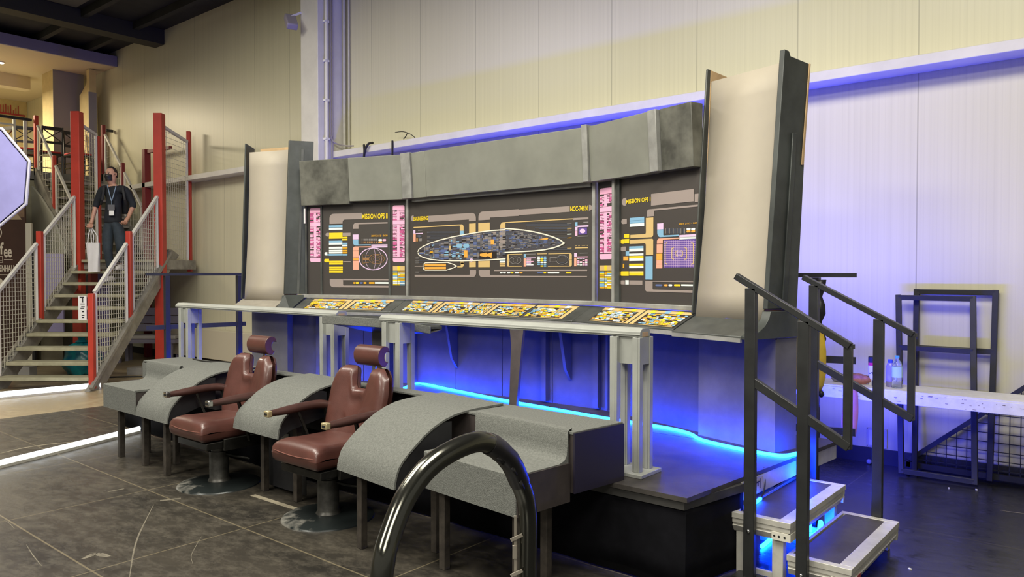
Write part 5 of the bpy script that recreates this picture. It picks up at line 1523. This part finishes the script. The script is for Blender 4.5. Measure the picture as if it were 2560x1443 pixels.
handrail(4.955, ((-1.69, 1.622), (-1.045, 1.285)), ((-1.62, .0), (-1.235, .0)))
MB().obox((-1.615, 3.935, .008), (.16, .10, .016)).build('foot_plate', BLACK_STEEL, t)

# little blue lamps on and under the steps
t = thing('led_rope_end', 'bright blue end of LED rope resting on the upper step', 'lamp', (-1.69, 4.20, .334))
MB().tube([(-1.69, 4.27, .345), (-1.685, 4.20, .346), (-1.68, 4.13, .345)], .010, 8).build('glowing_rope', LED, t)
MB().tube(smooth_path([(-1.69, 4.27, .345), (-1.695, 4.33, .37), (-1.70, 4.36, .42), (-1.715, 4.38, .50)], 4), .005, 6).build('wire', RUBBER, t)
t = thing('led_rope_loop', 'blue LED rope loop with an added floor run under the stage steps', 'lamp', (-1.5, 4.62, 0))
MB().tube(smooth_path([(-1.74, 4.42, .013), (-1.74, 4.75, .013), (-1.60, 4.80, .013), (-1.52, 4.74, .06), (-1.475, 4.67, .14), (-1.465, 4.62, .165), (-1.46, 4.585, .11), (-1.47, 4.56, .03)], 6), .012, 8).build('glowing_rope', LED, t)  # run along the floor added to spill more blue beneath the treads

# ------------------------------------------------------------------ guard rails at the two ends of the stage
def guard(label, p, q, posts, loc, top=1.632):
    t = thing('stage_guard_rail', label, 'railing', loc)
    p = Vector(p); q = Vector(q)
    MB().bar((p.x, p.y, top), (q.x, q.y, top), .05, .030).build('top_bar', SATIN_BLACK, t)
    MB().bar((p.x, p.y, 1.03), (q.x, q.y, 1.03), .03, .05).build('middle_bar', SATIN_BLACK, t)
    MB().bar((p.x, p.y, .52), (q.x, q.y, .52), .03, .05).build('lower_bar', SATIN_BLACK, t)
    for k in posts:
        c = p + (q - p)*k
        MB().box(c.x - .027, c.x + .027, c.y - .027, c.y + .027, .0, top - .016).build('post', SATIN_BLACK, t)
    return t
g1 = guard('black guard rail behind the right end of the stage, draped with black tape', (-2.25, 5.52, 0), (-1.56, 5.66, 0), (.30, .62), (-1.9, 5.58, 0))
MB().sheet([[(-1.83 + .012*math.sin(i*1.3) , 5.545, 1.60 - .06*i), (-1.745 + .016*math.sin(i*1.9 + 1), 5.55 + .006*math.sin(i), 1.60 - .06*i)] for i in range(12)]).build('hanging_tape', TAPE, g1, solid=.003)
guard('black guard rail at the left end of the stage in front of the stairs', (-8.62, 3.92, 0), (-8.40, 5.02, 0), (.20, .93), (-8.5, 4.5, 0))
# ------------------------------------------------------------------ right-hand side by the wall
TZ = .755
t = thing('long_table', 'long white table with chipped front edge along the right wall', 'table', (-1.1, 6.47, 0))
MB().box(-2.7, .9, 6.29, 6.66, TZ - .012, TZ).build('table_top', CHIPPED, t)
MB().box(-2.7, .9, 6.285, 6.31, TZ - .10, TZ - .0125).build('front_board', CHIPPED, t, bevel=.003)
ch = MB(); random.seed(21)
for i in range(70):
    x = random.uniform(-2.2, .2); w = random.uniform(.004, .03); z = random.uniform(TZ - .09, TZ - .02); ch.rect(x, z, x + w, z + random.uniform(.002, .006), 6.2843)
ch.build('paint_chips', mat('bare_wood_chip', (.16, .13, .11), .7), t)
for x in (-2.6, .8):
    for y in (6.34, 6.60): MB().box(x - .025, x + .025, y - .025, y + .025, 0, TZ - .013).build('leg', CHIPPED, t)

def on_table(px, y):
    p = on_plane(px, 900, (0, y, 0), Vector((0, 1, 0))); return Vector((p.x, p.y, TZ))
# spray can
p = on_table(2182, 6.50)
t = thing('spray_can', 'white spray can with black cap and red band on the white table', 'can', p)
MB().cyl(p, p + Vector((0, 0, .155)), .033, seg=20).build('can_body', mat('can_white', (.72, .72, .76), .35), t)
MB().cyl(p + Vector((0, 0, .155)), p + Vector((0, 0, .178)), .0335, seg=20).build('red_band', mat('can_red', (.55, .02, .08), .35), t)
MB().lathe([(.0335, .178), (.0335, .222), (.030, .226), (0, .226)], p, 20).build('cap', BLACK, t)
mk = MB()
for (a, z0, z1) in ((-.012, .09, .097), (.004, .098, .103), (.010, .088, .094)): mk.obox((p.x + a, p.y - .0325, p.z + (z0+z1)/2), (.012, .004, z1 - z0))
mk.build('can_print', BLACK, t)
o = MB().box(p.x + .012, p.x + .034, p.y - .070, p.y - .050, TZ, TZ + .045).build('blue_bottle_cap', mat('dark_blue_plastic', (.015, .02, .25), .4)); tag(o, 'small dark blue plastic piece in front of the white spray can', 'cap')
# clear tumbler and bottle
CLEAR = mat('clear_plastic', (.80, .86, .92), .08, trans=.9)
p = on_table(2226, 6.47)
t = thing('plastic_bottle_tube', 'clear lavender plastic bottle left of the water bottle', 'bottle', p)
MB().lathe([(.026, 0), (.030, .006), (.030, .16), (.022, .185), (.016, .19), (.0, .19)], p, 18).build('bottle_body', mat('lavender_plastic', (.42, .38, .75), .25, trans=.4), t)
MB().cyl(p + Vector((0, 0, .19)), p + Vector((0, 0, .215)), .018, seg=14).build('cap', mat('blue_cap', (.05, .08, .6), .4), t)
p = on_table(2243, 6.43)
t = thing('water_bottle', 'clear water bottle with sky-blue cap and label on the white table', 'bottle', p)
MB().lathe([(.028, 0), (.037, .008), (.037, .05), (.034, .06), (.037, .07), (.037, .17), (.030, .20), (.014, .222), (.014, .232), (0, .232)], p, 20).build('bottle_body', CLEAR, t)
MB().lathe([(.0378, .085), (.0378, .165)], p, 20).build('label', mat('bottle_label', (.45, .68, .74), .4), t, solid=.0005)
MB().cyl(p + Vector((0, 0, .232)), p + Vector((0, 0, .252)), .0165, seg=14).build('cap', mat('sky_cap', (.10, .42, .75), .4), t)
# pink pouch
p = on_table(2141, 6.48)
t = thing('patterned_pouch', 'pink patterned pouch lying on the white table', 'pouch', p)
o = lumpy(MB(), (p.x, p.y, TZ + .037), (.115, .05, .046), 4, amp=.05, freq=3).build('pouch_body', mat('pink_pouch_cloth', (.42, .17, .15), .7, var=.45, vscale=22), t)
MB().tube([(p.x - .10, p.y - .01, TZ + .068), (p.x, p.y - .01, TZ + .080), (p.x + .10, p.y - .01, TZ + .068)], .004, 6).build('zip', mat('zip_brown', (.12, .06, .05), .5), t)
p = on_table(2096, 6.5)
o = lumpy(MB(), (p.x, p.y, TZ + .026), (.05, .035, .030), 9, amp=.08).build('crumpled_bag', mat('grey_crumple', (.35, .33, .34), .6, var=.4, vscale=20)); tag(o, 'small crumpled grey bag left of the pink pouch', 'bag')
p = on_table(2050, 6.5)
o = lumpy(MB(), (p.x, p.y, TZ + .036), (.042, .04, .045), 13, amp=.06).build('blue_ball', mat('sky_blue_plastic', (.05, .25, .60), .35)); tag(o, 'small sky-blue lumpy ball on the table behind the step rail', 'ball')
# white case and yellow jacket beyond the pylon
p = on_table(2012, 6.45)
t = thing('white_case', 'white open case on the table beside the right pylon', 'case', p)
MB().box(p.x - .16, p.x + .06, 6.38, 6.62, TZ, TZ + .045).build('case_base', mat('case_lavender', (.46, .45, .62), .5), t, bevel=.006)
MB().hexa([(p.x - .16, 6.60, TZ + .046), (p.x + .06, 6.60, TZ + .046), (p.x + .06, 6.62, TZ + .046), (p.x - .16, 6.62, TZ + .046)], [(p.x - .16, 6.62, TZ + .24), (p.x + .02, 6.62, TZ + .22), (p.x + .02, 6.64, TZ + .22), (p.x - .16, 6.64, TZ + .24)]).build('case_lid', mat('case_white', (.66, .66, .70), .5), t, bevel=.004)
t = thing('yellow_jacket', 'yellow jacket hanging behind the right pylon', 'jacket', (-1.80, 5.60, .5))
jp = []
for z, w in ((1.66, -.30), (1.45, -.22), (1.31, .0), (1.29, .03), (1.24, .065), (1.10, .085), (.95, .085), (.86, .07), (.82, .05)): jp.append([(-2.22, 5.47, z), (-2.15 + (.25 if w > -.1 else 0), 5.45, z), (-1.79 + min(w*.30, w), 5.46, z), (-1.79 + w, 5.475, z)])
MB().sheet(jp).build('cloth', mat('yellow_cloth', (.62, .42, .03), .75, var=.2, vscale=8), t, solid=.02)
MB().ball((-1.735, 5.47, .80), (.02, .02, .025)).build('black_toggle', BLACK, t)
# salmon cloth hanging off the table
t = thing('salmon_cloth', 'salmon cloth hanging from the table edge behind the step rail', 'cloth', (-1.77, 6.27, .37))
px = on_plane(2130, 1040, (0, 6.27, 0), Vector((0, 1, 0))).x
MB().sheet([[(px - .07 + .03*math.sin(i*.8)*.3, 6.272, .752 - .048*i), (px - .01, 6.262, .752 - .048*i), (px + .035 + .012*math.sin(i*.45), 6.270, .752 - .048*i)] for i in range(9)]).build('cloth_fold', mat('salmon_cloth', (.52, .20, .14), .75, var=.2), t, solid=.006)
# socket plate
a = on_plane(2167, 1068, (0, WY, 0), Vector((0, 1, 0))); b = on_plane(2218, 1122, (0, WY, 0), Vector((0, 1, 0)))
t = thing('wall_hatch', 'white square hatch plate screwed low on the right wall', 'plate', (a.x, WY - .01, b.z))
MB().box(a.x, b.x, WY - .012, WY - .001, b.z, a.z).build('frame', mat('hatch_frame', (.55, .53, .50), .5), t, bevel=.002)
MB().box(a.x + .02, b.x - .03, WY - .018, WY - .0125, b.z + .015, a.z - .02).build('cover', WHITE, t, bevel=.002)
sc = MB()
for x in (a.x + .008, b.x - .01):
    for z in (b.z + .008, a.z - .008): sc.ball((x, WY - .013, z), .005, 8, 5)
sc.build('screws', CHROME, t)
p = on_z(2176, 1152, .022)
o = MB().ball((p.x, 6.98, .022), .022).build('small_ball', mat('pale_blue_ball', (.30, .33, .55), .5)); tag(o, 'small pale blue ball on the floor against the skirting', 'ball')

# leaning frames
def frame_thing(name, label, fl, fr, tl, tr, bars, w=.042):
    t = thing(name, label, 'frame', ((fl[0]+fr[0])/2, (fl[1]+fr[1])/2, 0))
    fl, fr, tl, tr = map(Vector, (fl, fr, tl, tr))
    up = Vector((0, 1, 0))
    MB().bar(fl, tl, w, w*.8, up).build('upright', SATIN_BLACK, t, bevel=.003)
    MB().bar(fr, tr, w, w*.8, up).build('upright', SATIN_BLACK, t, bevel=.003)
    for k in bars:
        a = fl + (tl - fl)*k; b = fr + (tr - fr)*k
        MB().bar(a, b, w*.8, w).build('cross_bar', SATIN_BLACK, t, bevel=.003)
    return t
frame_thing('leaning_frame', 'black steel frame leaning in front of another against the right wall', (-1.50, 6.74, .02), (-.985, 6.74, .02), (-1.585, 6.955, 1.465), (-1.045, 6.955, 1.465), (.015, .47, .76 - .07, .985)[:1] + (.45, .70, .985))
frame_thing('leaning_frame', 'black steel frame behind the other leaning frame, its top higher and further right', (-1.445, 6.94, .02), (-.915, 6.94, .02), (-1.46, 7.015, 1.515), (-.90, 7.015, 1.515), (.44, .675, .985))
# mesh stair-side panel behind the table
t = thing('mesh_panel', 'black wire mesh panel with slanted top rail behind the white table', 'panel', (-.6, 7.0, 0))
y = 6.985
pa = on_plane(2272, 1150, (0, y, 0), Vector((0, 1, 0))); pb = on_plane(2440, 1045, (0, y, 0), Vector((0, 1, 0)))
s = (pb.z - pa.z)/(pb.x - pa.x)
zt_ = lambda x: pa.z + s*(x - pa.x)
xe = .35
MB().bar((pa.x, y, pa.z), (xe, y, zt_(xe)), .03, .035).build('slanted_rail', SATIN_BLACK, t)
MB().bar((pa.x - .05, y, .05), (xe, y, .05), .03, .045).build('bottom_rail', SATIN_BLACK, t)
MB().bar((pa.x, y, .03), (pa.x, y, pa.z), .03, .03).bar((xe, y, .03), (xe, y, zt_(xe)), .03, .03).build('upright', SATIN_BLACK, t)
w = MB(); x = pa.x + .06
while x < xe:
    w.bar((x, y, .06), (x, y, zt_(x)), .006, .006); x += .072
z = .10
while z < zt_(xe):
    x0 = max(pa.x, pa.x + (z - pa.z)/s); w.bar((x0, y, z), (xe, y, z), .006, .006); z += .072
w.build('wire_mesh', SATIN_BLACK, t)

# ------------------------------------------------------------------ small scraps on the floor
random.seed(33)
for i, (px, py) in enumerate(((2372, 1220), (2441, 1224), (2275, 1422))):
    p = on_z(px, py, .004)
    o = MB().obox((p.x, p.y, .003), (.018, .012, .005), (0, 0, random.random()*3)).build('paper_scrap', WHITE)
    tag(o, ['white paper scrap on the black floor below the leaning frames', 'white paper scrap on the black floor, right of another scrap', 'white paper scrap on the floor in front of the lower step'][i], 'scrap', 'paper scraps on the right floor')
# ------------------------------------------------------------------ the man coming down the stairs
PT = 12.36
def pxz(px, py, t=PT): return ((px - 1280)/1900*t, t, CAM_H - (py - 682)/1900*t)
def skin_mesh(name, verts, edges, radii, m, parent, root=0, sub=2, extra=None):
    """one continuous surface grown over a jointed skeleton"""
    me = bpy.data.meshes.new('skeleton'); me.from_pydata([CAMM @ Vector(v) for v in verts], edges, []); me.update()
    ob = bpy.data.objects.new('skeleton', me); COL.objects.link(ob)
    k = ob.modifiers.new('skin', 'SKIN'); k.use_smooth_shade = True; k.branch_smoothing = .6
    if not me.skin_vertices: me.skin_vertices.new() if hasattr(me.skin_vertices, 'new') else None
    sv = me.skin_vertices[0].data
    for i, r in enumerate(radii):
        sv[i].radius = r if isinstance(r, tuple) else (r, r); sv[i].use_root = (i == root)
    k2 = ob.modifiers.new('sub', 'SUBSURF'); k2.levels = sub; k2.render_levels = sub
    dg = bpy.context.evaluated_depsgraph_get(); dg.update()
    em = bpy.data.meshes.new_from_object(ob.evaluated_get(dg))
    mb = MB(); mb.add([v.co for v in em.vertices], [tuple(p.vertices) for p in em.polygons])
    bpy.data.objects.remove(ob); bpy.data.meshes.remove(me); bpy.data.meshes.remove(em)
    if extra: extra(mb)
    return mb.build(name, m, parent, sharp=80)

SKIN = mat('skin', (.50, .27, .19), .55, var=.08, vscale=12)
SHIRT = mat('black_jersey', (.010, .013, .019), .85, var=.3, vscale=14)
TROUS = mat('dark_slate_trousers', (.024, .036, .050), .8, var=.25, vscale=12)
HAIR = mat('dark_brown_hair', (.022, .013, .010), .7, var=.4, vscale=60)
man = thing('person', 'man in black top and face mask walking down the steel stairs with a white bag', 'person', cam_frame(-6.42, PT, 1.50))
J = {}
def j(n, px, py, dt=0.0):
    t = PT + dt; J[n] = ((px - 1280)/1900*t, t, CAM_H - (py - 682)/1900*t)
j('pelvis', 284, 556); j('belly', 285, 530, .01); j('chest', 287, 495, .02); j('upper', 286, 472, .02); j('neck', 282, 461, .0); j('skull', 281, 447, -.02); j('crown', 281, 430, -.01)
j('shl', 258, 474, .02); j('ell', 243, 511, .03); j('wrl', 233, 548, -.05); j('pal', 229, 562, -.08)
j('shr', 316, 474, .02); j('elr', 336, 513, .06); j('wrr', 322, 545, -.10); j('par', 314, 556, -.16)
j('hil', 272, 562); j('knl', 270, 626, -.10); j('anl', 278, 680, -.02)
j('hir', 298, 562); j('knr', 303, 618, -.16); j('anr', 303, 659, .14)
names = list(J)
ix = {n: i for i, n in enumerate(names)}
E = [(ix[a], ix[b]) for a, b in (('pelvis','belly'),('belly','chest'),('chest','upper'),('upper','neck'),('neck','skull'),('skull','crown'),('upper','shl'),('shl','ell'),('ell','wrl'),('wrl','pal'),('upper','shr'),('shr','elr'),('elr','wrr'),('wrr','par'),('pelvis','hil'),('hil','knl'),('knl','anl'),('pelvis','hir'),('hir','knr'),('knr','anr'))]
RAD = dict(pelvis=.10, belly=.105, chest=.12, upper=.09, neck=.058, skull=.085, crown=.075, shl=.058, ell=.043, wrl=.030, pal=.034, shr=.058, elr=.043, wrr=.030, par=.036, hil=.075, knl=.056, anl=.038, hir=.075, knr=.058, anr=.038)
HC = Vector(J['skull'])*.45 + Vector(J['crown'])*.55
TURN = R(-18)
def head_pt(p):
    """head frame: x to his left as seen, -y forward, z up; turned towards the picture's left"""
    q = Matrix.Rotation(TURN, 3, 'Z') @ Vector(p)
    return CAMM @ (HC + q)
def fingers(mb, wrist, palm, curl, thumb_side):
    w = CAMM @ Vector(wrist); p = CAMM @ Vector(palm); d = (p - w).normalized()
    view = CAMM.to_3x3() @ Vector((0, -1, 0)); side = d.cross(view).normalized(); bend = side.cross(d).normalized()
    for i, L in enumerate((.062, .070, .066, .052)):
        o = p + side*(-.030 + .020*i) + d*.012
        pts = [o - d*.02, o + d*.02]
        a = 0; q = pts[-1]
        for s in range(3):
            a += curl; q = q + (d*math.cos(a) + bend*math.sin(a))*L*.40; pts.append(q)
        mb.tube(pts, [.011, .0105, .010, .009, .007], 8)
    o = p + side*thumb_side*.034 - d*.012
    mb.tube([o - side*thumb_side*.015, o + side*thumb_side*.012 + d*.022 + bend*.012, o + side*thumb_side*.004 + d*.046 + bend*.026], [.012, .011, .008], 8)
def face(mb):
    c = head_pt
    k0 = len(mb.v)
    # skull and face as one shaped egg with brow, nose and chin
    seg, rings = 26, 18; vs = []; fs = []
    for i in range(rings + 1):
        ph = -math.pi/2 + math.pi*i/rings
        for k in range(seg):
            th = 2*math.pi*k/seg
            x, y, z = math.cos(ph)*math.sin(th), -math.cos(ph)*math.cos(th), math.sin(ph)
            w = .078*(1 - .20*max(0, -z)**1.5); dp = .098 if y > 0 else .092*(1 - .10*max(0, -z))
            px_, py_, pz_ = x*w, y*dp, z*(.122 if z > 0 else .128)
            if y < 0:
                py_ -= .020*math.exp(-((pz_ + .020)/.022)**2 - (px_/.014)**2)         # nose
                py_ -= .006*math.exp(-((pz_ - .028)/.012)**2)*math.exp(-(px_/.05)**2)  # brow
                py_ += .006*math.exp(-((pz_ - .008)/.012)**2 - ((abs(px_) - .030)/.014)**2) # eye sockets
                py_ -= .006*math.exp(-((pz_ + .108)/.02)**2 - (px_/.03)**2)           # chin
            vs.append(c((px_, py_, pz_)))
    for i in range(rings):
        for k in range(seg): fs.append((i*seg+k, i*seg+(k+1)%seg, (i+1)*seg+(k+1)%seg, (i+1)*seg+k))
    mb.add(vs, fs)
    for s in (-1, 1): mb.tube([c((s*.074, .004, .028)), c((s*.086, .014, .022)), c((s*.086, .014, -.012)), c((s*.076, .006, -.030))], [.008, .011, .010, .006], 8)
    fingers(mb, J['wrl'], J['pal'], .55, 1); fingers(mb, J['wrr'], J['par'], .9, -1)
skin_mesh('body', [J[n] for n in names], E, [RAD[n] for n in names], SKIN, man, extra=face)
EYE = mat('eye_dark', (.02, .015, .012), .2)
for s in (-1, 1):
    MB().ball(head_pt((s*.030, -.083, .010)), (.011, .011, .008), 10, 7).build('eye', EYE, man)
    MB().tube([head_pt((s*.016, -.094, .030)), head_pt((s*.032, -.092, .034)), head_pt((s*.048, -.083, .028))], .005, 6).build('eyebrow', HAIR, man)
# hair: short at the sides and back, high forehead
hv = []; hf = []; seg, rings = 28, 12
for i in range(rings + 1):
    v = i/rings
    row = []
    for k in range(seg):
        th = 2*math.pi*k/seg; f = -math.cos(th)      # -1 front, +1 back
        low = -.35 if f > .25 else (.80 if f < -.35 else .80 + (-1.15)*((f + .35)/.60))
        ph0 = math.asin(max(-.9, min(.95, low))); ph = ph0 + (math.pi/2 - ph0)*v
        r = 1.06 + .02*math.sin(9*th)*(1 - v)
        x, y, z = math.cos(ph)*math.sin(th), -math.cos(ph)*math.cos(th), math.sin(ph)
        hv.append(head_pt((x*.078*r, y*(.098 if y > 0 else .092)*r + .004, z*(.122 if z > 0 else .128)*1.05 + .002)))
for i in range(rings):
    for k in range(seg): hf.append((i*seg+k, i*seg+(k+1)%seg, (i+1)*seg+(k+1)%seg, (i+1)*seg+k))
MB().add(hv, hf).build('hair', HAIR, man, solid=.006)
# mask with ear loops
rows = []
for i in range(9):
    z = -.002 - .096*i/8
    rows.append([head_pt((.070*math.sin(a)*(1 - .12*i/8), -(.100 + .022*math.exp(-((z + .025)/.03)**2))*math.cos(a) if True else 0, z - .004)) for a in [R(-68 + 136*k/12) for k in range(13)]])
mk = MB().sheet(rows).build('face_mask', BLACK, man, solid=.004)
for s in (-1, 1): MB().tube([head_pt((s*.066, -.036, -.02)), head_pt((s*.082, -.01, .0)), head_pt((s*.086, .012, .02))], .002, 6).build('ear_loop', BLACK, mk)
# clothes
def cloth(name, parts, edges, radii, m, root=0):
    pts = [parts[k] if isinstance(parts[k], tuple) else parts[k] for k in range(len(parts))]
    return skin_mesh(name, pts, edges, radii, m, man, root=root)
lerp = lambda a, b, k: tuple(x + (y - x)*k for x, y in zip(J[a], J[b]))
cloth('black_top', [lerp('pelvis', 'belly', -.30), J['belly'], J['chest'], J['upper'], lerp('upper', 'neck', .55), J['shl'], J['ell'], lerp('ell', 'wrl', .30), J['shr'], J['elr'], lerp('elr', 'wrr', .34)],
      [(0,1),(1,2),(2,3),(3,4),(3,5),(5,6),(6,7),(3,8),(8,9),(9,10)], [(.172,.145), (.150,.125), (.165,.125), (.118,.10), .066, .072, .056, .052, .072, .056, .052], SHIRT, root=1)
cloth('trousers', [lerp('pelvis', 'belly', .75), J['pelvis'], J['hil'], J['knl'], lerp('knl', 'anl', .92), J['hir'], J['knr'], lerp('knr', 'anr', .92)],
      [(0,1),(1,2),(2,3),(3,4),(1,5),(5,6),(6,7)], [(.140,.115), (.148,.120), .112, .074, .054, .112, .076, .056], TROUS, root=1)
def shoe(an, toe, zf):
    a = Vector(J[an]); b = Vector((a.x + toe, a.y - .12, zf + .035))
    mb = MB(CAMM).tube([(a.x, a.y + .06, zf + .045), (a.x, a.y, zf + .055), (a.x + toe*.5, a.y - .09, zf + .045), (a.x + toe, a.y - .16, zf + .030), (a.x + toe*1.1, a.y - .19, zf + .026)], [.036, .048, .045, .038, .016], 12)
    for i, v in enumerate(mb.v): v.z = max(v.z, zf + .002)
    o = mb.build('shoe', mat('white_trainer', (.62, .60, .58), .5), man, sharp=60)
    MB(CAMM).box(a.x - .042, a.x + .042, a.y - .17, a.y + .09, zf, zf + .018).build('sole', BLACK, o, bevel=.006)
shoe('anl', .0, 1.4965); shoe('anr', .02, 1.684)
# lanyard, badge and rucksack straps
def chest_pt(px, py, out):
    t = PT - out; return cam_frame((px - 1280)/1900*t, t, CAM_H - (py - 682)/1900*t)
LAN = mat('pale_blue_ribbon', (.22, .30, .42), .6)
ly = MB()
for s in ((271, 464), (293, 464)):
    ly.tube([chest_pt(s[0], s[1], .045), chest_pt((s[0]*2 + 281)/3, 478, .125), chest_pt((s[0] + 281*2)/3, 492, .142), chest_pt(281, 503, .145)], .007, 8, flat=1.0)
ly.bar(chest_pt(281, 502, .146), chest_pt(281, 514, .14), .014, .004)
ln = ly.build('lanyard', LAN, man)
MB(CAMM).box(*[v for ab in (( (271-1280)/1900*12.2, (288-1280)/1900*12.2),) for v in ab], 12.205, 12.212, CAM_H + 156/1900*12.2, CAM_H + 170/1900*12.2).build('badge_sleeve', mat('grey_badge', (.12, .12, .13), .3), ln)
MB(CAMM).box((274.5-1280)/1900*12.2, (286.5-1280)/1900*12.2, 12.200, 12.204, CAM_H + 143/1900*12.2, CAM_H + 155/1900*12.2).build('white_card', mat('white_card', (.80, .80, .78), .5), ln)
for s, x in ((-1, 263), (1, 309)):
    MB().tube([chest_pt(x, 466, -.05), chest_pt(x, 468, .06), chest_pt(x + s*2, 482, .115), chest_pt(x + s*5, 500, .10), chest_pt(x + s*9, 512, .02)], .018, 8, flat=.5).build('rucksack_strap', mat('dark_strap', (.018, .019, .020), .7), man)
MB(CAMM).box(J['chest'][0] - .13, J['chest'][0] + .13, PT + .14, PT + .28, 2.62, 3.02).build('rucksack', SHIRT, man, bevel=.04, bseg=3)

# the white carrier bag in his hand
hp_ = Vector(J['pal']); bt = PT - .10
bz = lambda py: CAM_H - (py - 682)/1900*bt
bx = lambda px: (px - 1280)/1900*bt
bag = thing('carrier_bag', 'tall white carrier bag hanging from the man\'s hand on the stairs', 'bag', cam_frame(bx(233), bt, bz(682)))
PAPER = mat('white_plastic_film', (.70, .69, .70), .5, var=.06, vscale=8)
rows = []
for i in range(9):
    k = i/8; py = 607 + 73*k; xl = 218 + 5*k; xr = 250 - 1*k; row = []
    for a in range(24):
        th = 2*math.pi*a/24; u = math.cos(th); v = math.sin(th)
        x = (bx(xl) + bx(xr))/2 + (bx(xr) - bx(xl))/2*math.copysign(abs(u)**.5, u)
        y = bt + (.030 + .025*k)*math.copysign(abs(v)**.5, v) + .006*math.sin(7*th + 2*k)
        row.append((x, y, bz(py)))
    rows.append(row + [row[0]])
mb = MB(CAMM).sheet(rows); mb.add(rows[-1][:-1], [tuple(range(24))]); mb.build('bag_body', PAPER, bag, sharp=60)
for x0, x1, dt in ((222, 232, -.025), (232, 244, .02)):
    MB(CAMM).tube([(bx(x0), bt + dt, bz(609)), (bx(x0 + 2), bt + dt, bz(590)), (hp_.x - .004, hp_.y - .005, hp_.z - .045), (hp_.x + .012, hp_.y - .005, hp_.z - .045), (bx(x1 - 1), bt + dt, bz(590)), (bx(x1), bt + dt, bz(609))], .009, 8, flat=.6).build('handle', PAPER, bag)
